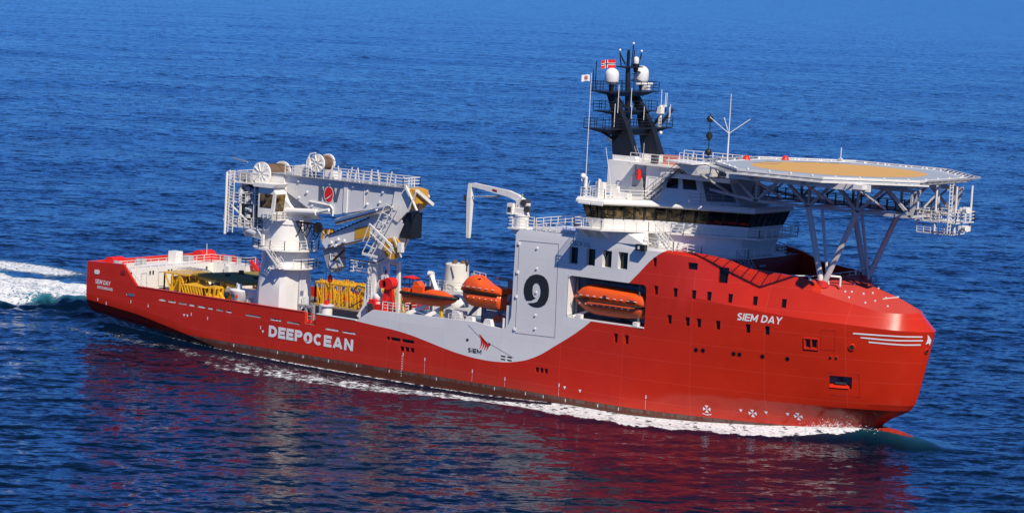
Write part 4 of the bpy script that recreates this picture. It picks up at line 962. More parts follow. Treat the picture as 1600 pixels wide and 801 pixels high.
m_ = MB(); m_.rail([(118.8, -2.6, 25.42), (123.8, -2.6, 25.42), (123.8, 1.8, 25.42), (118.8, 1.8, 25.42)], 1.1, 1.1, .08, closed=True); m_.rail([(119.0, -2.3, 24.1), (123.2, -2.3, 24.1), (123.2, .8, 24.1)], .8, .9, .07); m_.build('railing', WHITE, hp)
m_ = MB(); m_.ladder((123.2, -2.9, 24.2), (123.2, -2.9, HZ-.2), (0, 1, 0), .7, .4, .09); m_.bar((119.8, -2.4, 26.8), (121.2, -2.3, 28.4), .18); m_.build('ladder', WHITE, hp)
for z in (26.9, 24.9):
    m_ = MB(); m_.cyl((124.2, -1.6, z), (124.9, -1.9, z), .30, .36, n=14); m_.bar((123.7, -1.4, z-.5), (124.2, -1.6, z), .18); m_.bar((123.7, -1.4, z-.9), (123.7, -1.4, z+.2), .2); m_.build('searchlight', WHITE, hp)

# ------------------------------------------------------------------ mast
LEG = [(28.75, 79.2, 82.6, 1.1), (29.4, 79.1, 82.3, 1.1), (32.4, 78.7, 81.0, .95), (34.5, 78.6, 79.9, .8), (36.4, 77.9, 78.9, .7)]
def legsec(y, z, x0, x1, w): return [(x0, y-w/2, z), (x1, y-w/2, z), (x1, y+w/2, z), (x0, y+w/2, z)]
mast = bpy.data.objects.new('mast', None); COL.objects.link(mast); mast.parent = ship
for y in (-3.1, 3.1):
    m_ = MB(); m_.loft([legsec(y, *LEG[0]), legsec(y, 29.35, 79.12, 82.33, 1.1)], smooth=False); m_.build('mast_foot', WHITE, mast)
for y in (-1, 1):
    m_ = MB(); dx = 0 if y < 0 else .35
    m_.loft([legsec(y*(3.1 if z < 33 else 3.1-.25*(z-33)/1 if y > 0 else 3.1+.1*(z-33)), z, x0-dx*(z-29)/4, x1-dx-(.3 if y > 0 else 0), w) for z, x0, x1, w in LEG[1:]], smooth=False); m_.build('mast_leg', BLACK, mast)
m_ = MB(); m_.cyl((78.6, 0, 32.3), (78.2, 0, 39.5), .42, .3, n=10); m_.bar((78.9, 0, 34), (78.2, -2.6, 36.6), .2); m_.build('mast_leg', BLACK, mast)
def platform(z, ypts, x0, x1, h, mat=BLACK, tipup=0, rails=True):
    m_ = MB(); y0, y1 = ypts; m_.box(x0, x1, y0, y1, z-.14, z)
    m_.prism([(y0, z-.14), (y1, z-.14), (y1*.45, z-h), (y0*.45, z-h)], x0+.5, x1-.5, 'yz'); p = m_.build('platform', mat, mast)
    if rails:
        m_ = MB(); m_.rail([(x0, y0, z), (x1, y0, z), (x1, y1, z), (x0, y1, z)], 1.1, 1.3, .055, closed=True); m_.build('railing', mat, p)
    return p
platform(32.5, (-7.4, 7.0), 77.4, 80.4, .9); platform(34.5, (-5.4, 4.6), 77.2, 79.6, .55); pu = platform(36.8, (-5.6, 4.8), 76.8, 79.6, .6); platform(39.7, (-1.6, 2.2), 77.6, 78.9, .25, rails=False)
m_ = MB()
for y in (5.5, 7.0): m_.bar((78.5, y, 32.5), (79.5, y+1.2, 34.6), .3)
m_.bar((79, -3, 31), (79, -6.5, 32.3), .25); m_.bar((79, 3, 31), (79, 6.5, 32.3), .25); m_.bar((78.2, 1, 38.8), (78.2, 1.9, 38.8), .08); m_.bar((78.2, 1.0, 38.1), (78.2, 2.2, 38.1), .08); m_.bar((78.2, 1.4, 38.1), (78.2, 1.4, 38.8), .08)
m_.build('brace', BLACK, mast)
def radome(x, y, z, r, h):
    m_ = MB(); m_.lathe([(r*.55, -.12*h), (r*.9, 0), (r, .08*h), (r, .54*h)]+[(r*math.cos(t), .54*h+(h*.46)*math.sin(t)) for t in [math.pi/2*i/8 for i in range(1, 8)]]+[(.01, h)], (x, y, z), 20); o = m_.build('radome', paint_dome, mast)
    m_ = MB(); m_.cyl((x, y, z-1.1), (x, y, z-.05), .22, .42, n=10); m_.build('pedestal', BLACK, o)
paint_dome = paint('radome_gelcoat', (.80, .80, .79), .3, .03, dirt_amt=.1)
radome(78.0, -3.0, 37.75, .84, 1.74); radome(78.0, 3.3, 37.95, .86, 1.8); radome(78.3, 1.5, 40.0, .35, .85)
m_ = MB(); m_.bar((78.2, -.05, 39.7), (78.2, -.05, 41.4), .28); m_.cyl((78.2, -.05, 41.4), (78.2, -.05, 41.65), .16, n=8)
for y, h in ((-1.9, 41.4), (.9, 42.2), (1.2, 41.6), (2.7, 41.3)): m_.bar((78.2, y*.8, 39.7), (78.2, y, h), .09)
m_.bar((78.2, -1.9, 41.2), (78.2, -.6, 39.9), .12); m_.bar((78.2, 2.7, 41.0), (78.2, 2.0, 39.9), .12); m_.build('mast_head', BLACK, mast)
m_ = MB()
for y, h in ((-1.9, 41.45), (.9, 42.25), (2.7, 41.35)): m_.lathe([(.02, 0), (.14, .05), (.14, .22), (.02, .3)], (78.2, y, h), 8)
m_.each('navigation_light', WHITE, mast)
m_ = MB(); m_.box(78.4, 79.0, 2.9, 3.8, 36.9, 37.5); m_.box(78.5, 78.75, 1.4, 4.9, 37.55, 37.75); m_.build('radar_scanner', WHITE, mast)
m_ = MB(); m_.box(79.3, 79.9, 5.0, 5.8, 34.1, 34.9); m_.box(79.3, 79.55, 5.6, 6.7, 34.9, 35.1); m_.bar((79.6, 5.4, 32.5), (79.6, 5.4, 34), .3); m_.build('radar_scanner', WHITE, mast)
m_ = MB()
for y, z0, z1 in ((-5.4, 36.8, 39.2), (-4.9, 36.9, 40.2)): m_.bar((77.0, y, z0), (77.0, y, z1), .09)
m_.each('gaff', BLACK, mast)
m_ = MB()
for y, z0, z1 in ((-4.2, 34.3, 37.6), (-4.8, 32.6, 35.4), (-1.5, 35.0, 37.2), (-1.3, 33.6, 35.2), (1.4, 33.4, 35.0), (5.0, 34.8, 37.0), (5.9, 34.9, 36.6), (6.2, 34.9, 36.6), (6.9, 33.0, 34.9), (7.1, 33.2, 35.2)): m_.cyl((79.9, y, z0), (79.9, y, z1), .04, n=6)
m_.each('whip_antenna', WHITE, mast)
m_ = MB(); m_.lathe([(.02, -.25), (.22, -.1), (.22, .1), (.02, .2)], (80.6, 4.2, 31.9), 8); m_.box(78.3, 78.8, -3.95, -3.6, 30.9, 31.3); m_.each('floodlight', WHITE, mast)
m_ = MB(); m_.ladder((82.3, -2.9, 29.4), (80.9, -2.9, 32.4), (0, 1, 0), .5, .35, .07); m_.tube([(83.2, -3.2, 28.8), (83.2, -3.2, 31.0)], .05); m_.build('ladder', GREY, mast)

# ------------------------------------------------------------------ funnel, boat deck fittings (ship parts)
m_ = MB(); m_.box(49.8, 57.5, .2, 6.2, 7.3, 10.0); fb = m_.build('funnel_casing', WHITE, ship)
m_ = MB(); m_.cyl((52.6, 2.0, 10.0), (52.6, 2.0, 10.4), 1.75, 1.7, n=28); m_.cyl((52.6, 2.0, 10.4), (52.6, 2.0, 13.2), 1.62, 1.5, n=28); m_.cyl((52.6, 2, 13.2), (52.6, 2, 13.3), 1.5, 1.3, n=28); fun = m_.build('funnel', paint('cream_funnel_paint', (.74, .70, .62), .45, .06), ship)
m_ = MB()
for dx, dy in ((-.6, .3), (.5, .5), (0, -.6)): m_.cyl((52.6+dx, 2+dy, 13.0), (52.6+dx, 2+dy, 13.65), .3, n=10)
m_.each('exhaust_pipe', ROPE, fun)
m_ = MB(); m_.bar((52.8, .45, 13.0), (53.4, .4, 11.6), .09); m_.build('stay', CHAR, fun)
m_ = MB(); m_.lathe([(1.35, 0), (1.4, .5), (1.1, 1.1), (.6, 1.4), (.02, 1.5)], (56.5, -2.5, 8.6), 18); m_.build('vent_dome', WHITE, ship)
m_ = MB(); m_.rail([(49.8, .2, 10.0), (57.5, .2, 10.0)], 1.1, 1.2, .06); m_.build('railing', WHITE, ship)
m_ = MB(); m_.rail([(50, -5.4, 7.3), (50, 5.8, 7.3)], 1.1, 1.4, .06); m_.build('railing', WHITE, ship)
m_ = MB(); m_.rail([(50.4, -9.9, 7.9), (54.5, -9.9, 7.9)], 1.1, .9, .065); m_.build('railing', WHITE, ship)
m_ = MB(); m_.rail([(60.5, -9.6, 7.6), (63.2, -9.6, 7.6)], 1.1, .6, .065); m_.build('railing', WHITE, ship)
m_ = MB(); m_.rail([(66.2, -6, 7.3), (70.2, -6, 7.3)], 1.3, .8, .065); m_.build('railing', WHITE, ship)
m_ = MB(); m_.add([(49.6, -10.6, 7.22), (70.3, -10.6, 7.22), (70.3, 10.6, 7.22), (49.6, 10.6, 7.22)], [(0, 1, 2, 3)]); m_.build('boat_deck', DECKB, ship)
for x in (64.6, 67.3):
    m_ = MB(); m_.frustum([(x-.7, -10.9), (x+.7, -10.9), (x+.7, -10.2), (x-.7, -10.2)], 7.9, [(x-.35, -10.9), (x+.45, -10.9), (x+.45, -10.3), (x-.35, -10.3)], 8.85); m_.build('boat_chock', WHITE, ship)
m_ = MB(); m_.cyl((69.4, -10.3, 7.3), (69.4, -10.3, 9.2), .2, n=8); m_.box(69.9, 70.5, -10.6, -9.8, 7.3, 10.8); m_.build('vent_trunk', WGREY, ship)
m_ = MB(); m_.prism([(68.8, 8.8), (70.8, 8.6), (70.9, 12.6), (70.0, 13.6), (69.2, 11.8)], -5.0, -4.6, 'xz'); m_.build('wind_baffle', MGREY, ship)
m_ = MB()
for x in (62.0, 65.8): m_.bar((x, -4.5, 7.3), (x, -4.5, 13.0), .45); m_.bar((x, -4.5, 13.0), (x, -7.2, 13.4), .4); m_.bar((x, -4.5, 10.0), (x, -7, 8.8), .3); m_.bar((x+.3, -9.3, 7.3), (x+.3, -6.5, 9.6), .28)
m_.bar((62, -4.5, 9.2), (65.8, -4.5, 9.2), .3); m_.cyl((63, -5.2, 8.4), (64.8, -5.2, 8.4), .7, n=14); m_.build('lifeboat_davit', GREY, ship)
m_ = MB(); m_.box(66.2, 68.6, -8.2, -6.8, 8.3, 9.0); m_.each('deck_machine', DORANGE, ship)
m_ = MB(); m_.bar((66.4, -8, 7.3), (66.4, -8, 8.3), .15); m_.bar((68.4, -8, 7.3), (68.4, -8, 8.3), .15); m_.box(60.4, 62.0, -8.8, -7.8, 7.3, 9.0); m_.cyl((61.3, -9.0, 8.3), (61.3, -8.7, 8.3), .6, n=12); m_.box(58.4, 60.0, -7.6, -6.4, 7.3, 8.8); m_.each('deck_machine', WGREY, ship)
m_ = MB(); m_.bar((54.2, -9.9, 7.9), (56.9, -7.6, 9.6), .32, .45); m_.bar((57.2, -9.9, 7.9), (59.2, -7.6, 9.6), .32, .45); m_.bar((55.2, -6.2, 8), (55.2, -6.2, 12.5), .35); m_.bar((55.0, -6.4, 12.6), (57.3, -7.6, 10.1), .5, .4); m_.cyl((54.7, -6.4, 12.7), (55.3, -6.4, 12.7), .38, n=10); m_.bar((56.2, -5.6, 8), (56.2, -5.6, 12), .2); m_.ladder((54.3, -6.2, 8), (54.3, -6.2, 11.5), (0, 1, 0), .5, .4, .07); m_.build('rescue_boat_davit', WHITE, ship)
for x, y, m2 in ((53.2, -9.3, YEL), (54.0, -9.0, CHAR), (58.8, -8.8, YEL)):
    m_ = MB(); m_.cyl((x, y, 7.3), (x, y, 9.4 if m2 is YEL else 9.0), .22, n=10); m_.each('gas_bottle', m2, ship)

# ------------------------------------------------------------------ spray thrown up where the stem cuts the water
rng_ = np.random.default_rng(5); m_ = MB()
for i in range(1500):
    x = float(np.clip(rng_.normal(111.6, 2.2), 105.5, 115.4)); hb_s = float(waterline_half(x)); w_ = math.exp(-((x-112)/3.2)**2)
    y = -(hb_s+.1+abs(rng_.normal(0, .75))); z = .75+.75*w_+(.05+.75*w_)*rng_.exponential(.55); r = rng_.uniform(.02, .085)
    a = Vector((x, y, z)); d = [a+Vector(rng_.normal(0, 1, 3)).normalized()*r for k in range(4)]; m_.add(d, [(0, 1, 2), (0, 2, 3), (0, 3, 1), (1, 3, 2)])
spray = m_.build('spray', LETW); spray['kind'] = 'stuff'

# ------------------------------------------------------------------ main crane
crane = thing('deck_crane', 'huge white knuckle-boom crane with grey boom and brown rope drums on the aft deck', 'crane', (31.7, -7, WD))
cx, cy = 31.7, -7.0
m_ = MB()
base = [(29.5, -9.9), (34.0, -9.9), (34.0, -4.1), (29.5, -4.1)]
def circ(r, n=24, a0=0): return [(cx+r*math.cos(a0+2*math.pi*i/n), cy+r*math.sin(a0+2*math.pi*i/n)) for i in range(n)]
def sq(hx, hy, n=24):
    P = []
    for i in range(n):
        a = 2*math.pi*i/n; c, s = math.cos(a), math.sin(a); k = min(hx/max(abs(c), 1e-6), hy/max(abs(s), 1e-6)); P.append((cx+k*c, cy+k*s))
    return P
rings = [(5.06, 3.0, 3.0, 0), (7.3, 3.0, 3.0, 0), (8.6, 3, 3, .12), (9.8, 3, 3.05, .32), (10.8, 3.1, 3.1, .58), (11.6, 3.1, 3.1, .82), (12.3, 3.2, 3.2, 1), (16.9, 3.1, 3.1, 1)]
secs = []
for z, hx, hy, t in rings:
    Q = sq(2.45, 2.95); C_ = circ(3.05)
    secs.append([(q[0]*(1-t)+c[0]*t, q[1]*(1-t)+c[1]*t, z) for q, c in zip(Q, C_)])
m_.loft(secs, smooth=True); ped = m_.build('pedestal', WHITE, crane)
ped.data.polygons.foreach_set('use_smooth', [True]*len(ped.data.polygons))
if hasattr(ped.data, 'set_sharp_from_angle'): ped.data.set_sharp_from_angle(angle=R(28))
m_ = MB()
m_.prism(circ(4.35, 32), 13.55, 13.75, 'xy'); plat = m_.build('platform', WHITE, ped)
m_ = MB(); m_.rail([(x, y, 13.75) for x, y in circ(4.3, 14)], 1.15, 2.0, .08, closed=True); m_.build('railing', WHITE, ped)
m_ = MB(); P = [(cx+4.2*math.cos(R(a)), cy+4.2*math.sin(R(a))) for a in range(-80, 41, 15)]+[(cx+2.6*math.cos(R(a)), cy+2.6*math.sin(R(a))) for a in range(40, -81, -15)]; m_.prism(P, 11.25, 11.42, 'xy'); m_.rail([(x, y, 11.42) for x, y in P[3:9]], 1.15, 1.3, .075); m_.build('platform', WHITE, ped)
m_ = MB(); m_.stair((34.2, -10.6, 11.4), (32.0, -10.9, 13.7), (0, 1, 0), .8); m_.build('stair', WHITE, ped)
m_ = MB(); m_.box(34.45, 34.6, -7.3, -7.2, 5.2, 10.8); m_.box(34.4, 34.8, -7.2, -6.4, 8.4, 9.8); m_.box(34.4, 34.9, -6.6, -5.8, 6.6, 7.6); m_.box(34.4, 34.7, -7.0, -6.2, 5.3, 6.2); m_.build('cable_duct', WGREY, ped)
m_ = MB()
for i, x in enumerate((30.4, 31.6, 32.1, 33.0)): m_.box(34.16 if i else 30, 34.25, -9.5+i*.5, -9.4+i*.5, 5.2, 5.6)
m_.each('fitting', BRED, ped)
# slewing column
m_ = MB(); m_.cyl((cx, cy, 16.9), (cx, cy, 17.5), 3.2, n=28); m_.prism([(28.6, 17.5), (33.6, 17.5), (32.6, 20.4), (32.2, 23.0), (28.2, 23.0), (27.6, 20)], -8.6, -5.4, 'xz'); m_.prism([(29.4, 17.5), (35.9, 17.6), (31.5, 21.2), (29.8, 21.4)], -8.95, -8.5, 'xz'); m_.prism([(29.4, 17.5), (35.9, 17.6), (31.5, 21.2), (29.8, 21.4)], -5.5, -5.05, 'xz'); king = m_.build('slewing_column', WHITE, crane)
m_ = MB(); m_.cyl((33.2, -9.1, 18.6), (38.4, -9.1, 18.9), .42, n=14); m_.cyl((38.4, -9.1, 18.9), (40.4, -9.1, 19.4), .22, n=10); m_.cyl((33.2, -5.2, 18.6), (38.4, -5.2, 18.9), .42, n=14); m_.each('luffing_cylinder', WHITE, king)
m_ = MB()
for i in range(8):
    x = 33.4+i*.55; d = 1.4+.7*math.sin(i*2.1)
    m_.tube([(x, -8.0-.2*(i % 3), 17.4), (x+.15, -8.3, 17.4-d*.7), (x+.5, -8.3, 17.4-d), (x+.9, -8.1, 17.4-d*.6), (x+1.0, -7.8, 17.3)], .07, 5)
m_.cyl((33, -8.4, 17.3), (37.6, -8.4, 17.3), .14, n=6); m_.cyl((38.2, -8.6, 16.9), (38.2, -8.3, 16.9), .7, n=14); m_.build('hose_loop', RUBBER, king)
# machinery house aft of the column: decks, frames, machines, ladders, tub below
m_ = MB(); m_.box(21.9, 29, -10.2, -4.0, 15.9, 16.15); m_.box(22.3, 29, -10.0, -4.2, 19.0, 19.15); m_.box(22.3, 30.2, -10.4, -4.0, 21.6, 21.8)
for x in (22.0, 24.2, 26.6, 28.8):
    for y in (-10.0, -4.2): m_.bar((x, y, 16.0), (x, y, 21.7), .22)
for y in (-10.0, -4.2): m_.bar((22, y, 19), (26.6, y, 16.1), .16)
mh = m_.build('machinery_house', WHITE, crane)
m_ = MB(); m_.box(23.2, 27.9, -9.2, -5, 16.2, 18.9); m_.box(23.8, 26.2, -9.5, -5, 19.2, 21.5); m_.build('machinery', CHAR, mh)
m_ = MB()
random.seed(8)
for i in range(16): x, y, z = random.uniform(22.6, 27.8), random.uniform(-10.1, -9.3), random.choice([16.3, 17.2, 18, 19.3, 20.2]); m_.box(x, x+random.uniform(.2, .7), y, y+.5, z, z+random.uniform(.3, .8))
for i in range(10): x, z = random.uniform(22.6, 28), random.uniform(16.4, 21.3); m_.cyl((x, -9.9, z), (x+random.uniform(.3, 1.2), -9.9, z+random.uniform(-.4, .4)), .1, n=6)
m_.each('pipework', WGREY, mh)
m_ = MB(); m_.lathe([(2.6, 0), (3.0, .5), (3.0, 1.1), (2.6, 1.15)], (26.2, -7.2, 14.8), 24); m_.build('slip_ring_tub', WGREY, mh)
m_ = MB()
for z in (16.15, 19.15, 21.8): m_.rail([(28.6, -10.3, z), (22, -10.3, z), (22, -4, z)], 1.15, 1.2, .075)
m_.build('railing', WHITE, mh)
m_ = MB(); m_.ladder((23.2, -10.7, 15.2), (23.2, -10.7, 23.2), (1, 0, 0), .8, .4, .1); m_.ladder((21.7, -9.6, 16), (21.7, -9.6, 22.8), (0, 1, 0), .7, .4, .09); m_.box(21.9, 22.5, -10.9, -10.6, 15.0, 22.6) if False else m_.bar((22.4, -10.8, 14.9), (22.4, -10.8, 22.9), .35, .1); m_.bar((20.2, -7.5, 15.2), (20.2, -7.5, 20.4), .08); m_.rail([(19.8, -8.3, 15.3), (21.8, -8.3, 15.3)], 1.8, .9, .07); m_.build('ladder', WHITE, mh)
m_ = MB(); m_.bar((27.6, -10.4, 16.0), (28.6, -9.6, 14.0), .14); m_.bar((28.6, -10.4, 14.0), (28.6, -10.4, 15.4), .3, .4); m_.build('strut', WHITE, mh)
# cab
m_ = MB(); cabp = [(29.0, 17.6), (31.2, 17.6), (31.7, 18.2), (31.9, 20.8), (31.4, 21.5), (29.0, 21.5)]; m_.prism(cabp, -10.9, -8.9, 'xz'); m_.prism([(28.4, 21.5), (31.6, 21.5), (32.2, 22.0), (28.4, 22.0)], -11.3, -8.8, 'xz'); cab = m_.build('cab', WHITE, crane)
m_ = MB(); m_.prism([(29.3, 18.9), (31.2, 18.9), (31.45, 20.7), (29.3, 20.7)], -10.93, -10.89, 'xz'); m_.build('window', AMBER, cab)
m_ = MB(); m_.add([(31.78, -10.75, 18.5), (31.78, -9.05, 18.5), (31.96, -9.05, 20.7), (31.96, -10.75, 20.7)], [(0, 1, 2, 3)]); m_.build('window', AMBER, cab)
m_ = MB(); m_.box(31.3, 32.6, -11.2, -8.9, 17.45, 17.58); m_.rail([(30.2, -11.2, 17.58), (32.5, -11.2, 17.58), (32.5, -8.9, 17.58)], 1.0, .8, .07); m_.build('cab_balcony', WHITE, cab)
mh.location.x += 2.1; cab.location.x += 1.1
# main boom
m_ = MB(); bp_ = [(29.6, 23.1), (51.8, 23.1), (52.6, 22.5), (52.4, 21.6), (47.2, 20.15), (41.0, 18.85), (37.2, 18.75), (31.4, 21.5), (29.6, 21.6)]
m_.prism(bp_, -8.3, -5.7, 'xz'); boom = m_.build('main_boom', WGREY, crane)
m_ = MB(); m_.box(29.6, 51.9, -8.75, -5.3, 23.1, 23.2); m_.build('walkway', GREY, boom)
m_ = MB(); m_.rail([(32.5, -8.7, 23.2), (51.8, -8.7, 23.2), (51.8, -5.4, 23.2), (32.5, -5.4, 23.2)], 1.15, 1.25, .085)
for i in range(7): x = 40+i*1.6; m_.bar((x, -8.7, 23.2), (x+.35*(-1)**i, -8.7, 25.0), .12)
m_.build('railing', WHITE, boom)
m_ = MB()
for x in (42.2, 45.4): m_.box(x-.06, x+.06, -8.36, -8.29, 19.5 if x < 43 else 20.1, 23.05)
m_.box(42.1, 42.7, -8.42, -8.29, 19.2, 23.0)
for x, z in ((32.2, 22.6), (34.6, 22.5), (36.0, 21.2), (39.8, 22.6), (43.6, 22.6), (45.9, 22.2), (48.4, 22.3), (45.9, 20.6), (47.9, 21.0), (37.0, 19.6), (34.7, 20.4)): m_.cyl((x, -8.5, z), (x, -8.28, z), .16, n=8)
m_.each('lug', WHITE, boom)
m_ = MB(); m_.tube([(36.6, -8.45, 20.1), (40.0, -8.45, 19.9), (40.5, -8.45, 19.5), (40.5, -8.45, 18.6)], .12, 6); m_.build('pipe', WHITE, boom)
cdy = -8.33; EX, EZ = 39.64, 21.22; NX = ((37.93, cdy, 20.3), (39.4, cdy, 20.32), (40.0, cdy, 20.34), (41.5, cdy, 20.36))
block_text('N', 'lettering', LETB, boom, NX[0], NX[1], 1.92, .30); block_text('V', 'lettering', LETB, boom, NX[2], NX[3], 1.92, .30)
em = MB(); em.add([(EX+.80*math.cos(t), cdy-.035, EZ+1.06*math.sin(t)) for t in [2*math.pi*i/28 for i in range(28)]], [tuple(range(28))]); em.build('emblem_ring', LETW, boom)
em = MB(); em.add([(EX+.70*math.cos(t), cdy-.05, EZ+.96*math.sin(t)) for t in [2*math.pi*i/28 for i in range(28)]], [tuple(range(28))]); emo = em.build('emblem', BRED, boom)
em = MB(); L_ = [(EX-.62+1.24*t, cdy-.07, EZ-.62+.85*t**2.1) for t in [i/10 for i in range(11)]]; Lb = [(p[0]+.02, p[1], p[2]+.14*math.sin(math.pi*i/10)+.02) for i, p in enumerate(L_)]; em.add(L_+Lb[::-1], [tuple(range(22))]); em.build('emblem_stripe', LETW, emo)
def drum(x, z, r, y0, y1, rr, par, fl):
    m_ = MB(); m_.cyl((x, y0+.25, z), (x, y1-.25, z), rr, n=28); d = m_.build('rope_drum', ROPE, par)
    for y in (y1-.25, y0):
        m_ = MB(); m_.cyl((x, y, z), (x, y+.25, z), r, n=28)
        if y > y0: m_.build('flange', WHITE, d)
    for k in range(10): a = R(36*k); m_.bar((x+r*.2*math.cos(a), y0-.05, z+r*.2*math.sin(a)), (x+r*.92*math.cos(a), y0-.05, z+r*.92*math.sin(a)), .14, .1)
    m_.build('flange', WHITE, d); return d
d1 = drum(28.9, 23.0, 1.5, -9.2, -5.0, 1.22, crane, None); d2 = drum(37.4, 25.0, 1.15, -8.3, -6.0, .95, boom, None)
m_ = MB()
for k in range(4): a = R(200+25*k); m_.bar((28.4+2.0*math.cos(a), -9.8, 22.6+2*math.sin(a)), (28.4+2.0*math.cos(a+.5), -9.8, 22.6+2*math.sin(a+.5)), .2, .6)
m_.box(25.6, 27.6, -9.9, -8.6, 21.8, 23.0); m_.bar((26.9, -9.6, 24.3), (23.6, -9.0, 24.6), .16); m_.build('winch_drive', GREY, d1)
m_ = MB(); m_.bar((36.2, -8.6, 23.2), (36.4, -8.6, 25.6), .2); m_.bar((36.9, -8.5, 23.2), (36.2, -8.5, 25.9), .16); m_.tube([(36.0, -8.6, 23.2), (36.0, -8.6, 25.2), (36.5, -8.6, 26.1), (37.4, -8.6, 26.3)], .1, 6); m_.build('winch_frame', WHITE, d2); m_ = MB(); m_.box(33.4, 35.6, -8.0, -6.4, 23.2, 24.4); m_.box(38.7, 40.0, -8.2, -6.4, 23.2, 24.2); m_.each('winch_drive', WHITE, d2)
m_ = MB(); m_.tube([(37.4, -7.2, 25.9), (46, -7.2, 24.0), (52.2, -7.2, 22.9)], .035, 4); m_.tube([(28.6, -6.8, 24.3), (37, -6.8, 23.4)], .04, 4); m_.build('wire', CHAR, boom)
# boom tip, knuckle, folded jib
m_ = MB(); m_.prism([(50.4, 22.9), (52.9, 23.0), (53.6, 22.1), (52.6, 20.4), (51.0, 18.8), (49.8, 19.4)], -8.5, -5.5, 'xz'); tip = m_.build('boom_tip', WHITE, crane)
def sheave(x, z, r, y, w, name='sheave', mat=None, par=None):
    m_ = MB(); m_.cyl((x, y-w, z), (x, y+w, z), r, n=24); o = m_.build(name, mat or YEL, par)
    m_ = MB(); m_.cyl((x, y-w-.04, z), (x, y+w+.04, z), r*.25, n=12)
    for k in range(3): a = R(60*k+20); m_.bar((x-r*.97*math.cos(a), y-w-.02, z-r*.97*math.sin(a)), (x+r*.97*math.cos(a), y-w-.02, z+r*.97*math.sin(a)), .1, .06)
    m_.build('hub', WHITE, o); return o
YSH = paint('ochre_paint', (.62, .33, .03), .45, .2, (.2, .1, .03), .6)
m_ = MB(); m_.box(52.6, 54.2, -8.9, -7.8, 20.4, 23.6) if False else m_.prism([(52.9, 23.2), (53.8, 23.0), (54.0, 21.4), (53.2, 20.6)], -8.7, -6.2, 'xz'); m_.build('sheave_block', YSH, tip)
m_ = MB(); m_.bar((52.4, -8.9, 23.5), (54.3, -8.9, 20.6), .3, .12); m_.bar((52.9, -8.9, 20.3), (54.1, -8.9, 22.9), .25, .12); m_.bar((54.1, -8.9, 23.0), (54.35, -5.9, 21.2), .4); m_.build('sheave_guard', WHITE, tip)
m_ = MB(); jib_poly = [(50.8, 20.2), (49.0, 15.2), (47.0, 16.6), (39.3, 14.3), (38.6, 15.0), (38.9, 15.9), (43.0, 17.6), (46.5, 19.2), (48.3, 21.2)]; m_.prism(jib_poly, -8.1, -5.9, 'xz'); jib = m_.build('knuckle_jib', WGREY, crane)
m_ = MB(); m_.prism([(47.6, 15.4), (50.0, 14.8), (51.8, 18.6), (50.6, 20.6), (48.6, 19.4)], -8.3, -5.7, 'xz'); m_.build('jib_elbow', WGREY, jib)
m_ = MB(); m_.box(44.0, 46.2, -8.13, -8.08, 16.5, 17.6) if False else m_.prism([(44.0, 15.95), (46.4, 16.6), (46.4, 18.0), (44.0, 17.4)], -8.16, -8.09, 'xz'); m_.build('warning_plate', YSH, jib)
m_ = MB(); m_.bar((39.2, -8.14, 15.95), (46.2, -8.14, 18.9), .1); m_.bar((39.4, -8.14, 14.35), (46.6, -8.14, 16.45), .14)
for i in range(12): t = i/11; m_.box(39.4+t*6.6, 39.5+t*6.6, -8.3, -8.1, 16.0+t*2.8, 16.2+t*2.8)
m_.build('pipe', CHAR, jib)
for x, z in ((40.2, 15.2), (41.3, 15.7), (42.3, 15.6), (41.0, 14.9)):
    m_ = MB(); m_.cyl((x, -8.35, z), (x, -8.1, z), .2, n=8); m_.each('lug', WHITE, jib)
sheave(38.9, 15.6, 1.2, -7.0, .28, mat=YSH, par=jib); sheave(50.4, 15.5, 1.35, -8.4, .2, mat=YSH, par=jib)
m_ = MB(); m_.prism([(38.4, 14.4), (40.8, 14.7), (41.2, 12.2), (40.2, 11.4), (39.4, 12.0)], -7.8, -6.2, 'xz'); hd = m_.build('jib_head', GREY, jib)
m_ = MB()
for i in range(4): m_.bar((39.9+i*.3, -7.9, 13.8), (40.2+i*.25, -7.9, 12.0), .08)
m_.cyl((40.4, -7.95, 12.6), (40.4, -7.8, 12.6), .6, n=14); m_.build('guard', WHITE, hd)
m_ = MB(); m_.cyl((41.4, -8.7, 18.0), (48.0, -8.7, 20.0), .42, n=16); m_.cyl((48.0, -8.7, 20.0), (50.0, -8.6, 20.7), .25, n=12); m_.build('jib_cylinder', STEEL, crane)
m_ = MB(); m_.box(51.2, 52.9, -8.2, -6.0, 16.9, 20.1); m_.build('heave_compensator', BLACK, jib)
m_ = MB(); m_.tube([(54.2, -8.4, 21.5), (52.0, -8.4, 15.5), (50.2, -8.5, 14.3)], .06, 5); m_.tube([(53.8, -8.2, 21.0), (52.6, -8.2, 17.2)], .05, 5); m_.tube([(40.6, -8.3, 13.6), (47.6, -8.3, 13.4), (49.2, -8.5, 14.1)], .07, 5); m_.tube([(41.0, -8.3, 14.5), (46, -8.3, 15.4)], .05, 5); m_.tube([(40.8, -8.3, 13.0), (42.6, -8.3, 14.6)], .16, 6); m_.build('hose', RUBBER, jib)
m_ = MB()
for o_ in (0, .7): m_.ladder((50.8+o_, -8.9, 21.0), (46.9+o_, -9.1, 14.2), (0, 1, 0), .01, 9, .1)
for k in range(7): t = k/6; m_.bar((50.8-3.9*t, -8.9, 21-6.8*t), (51.5-3.9*t, -8.9, 21-6.8*t), .08); m_.bar((49.6-3.4*t, -9.2, 21.0-6.4*t), (50.8-3.4*t, -9.0, 20.6-6.4*t), .08)
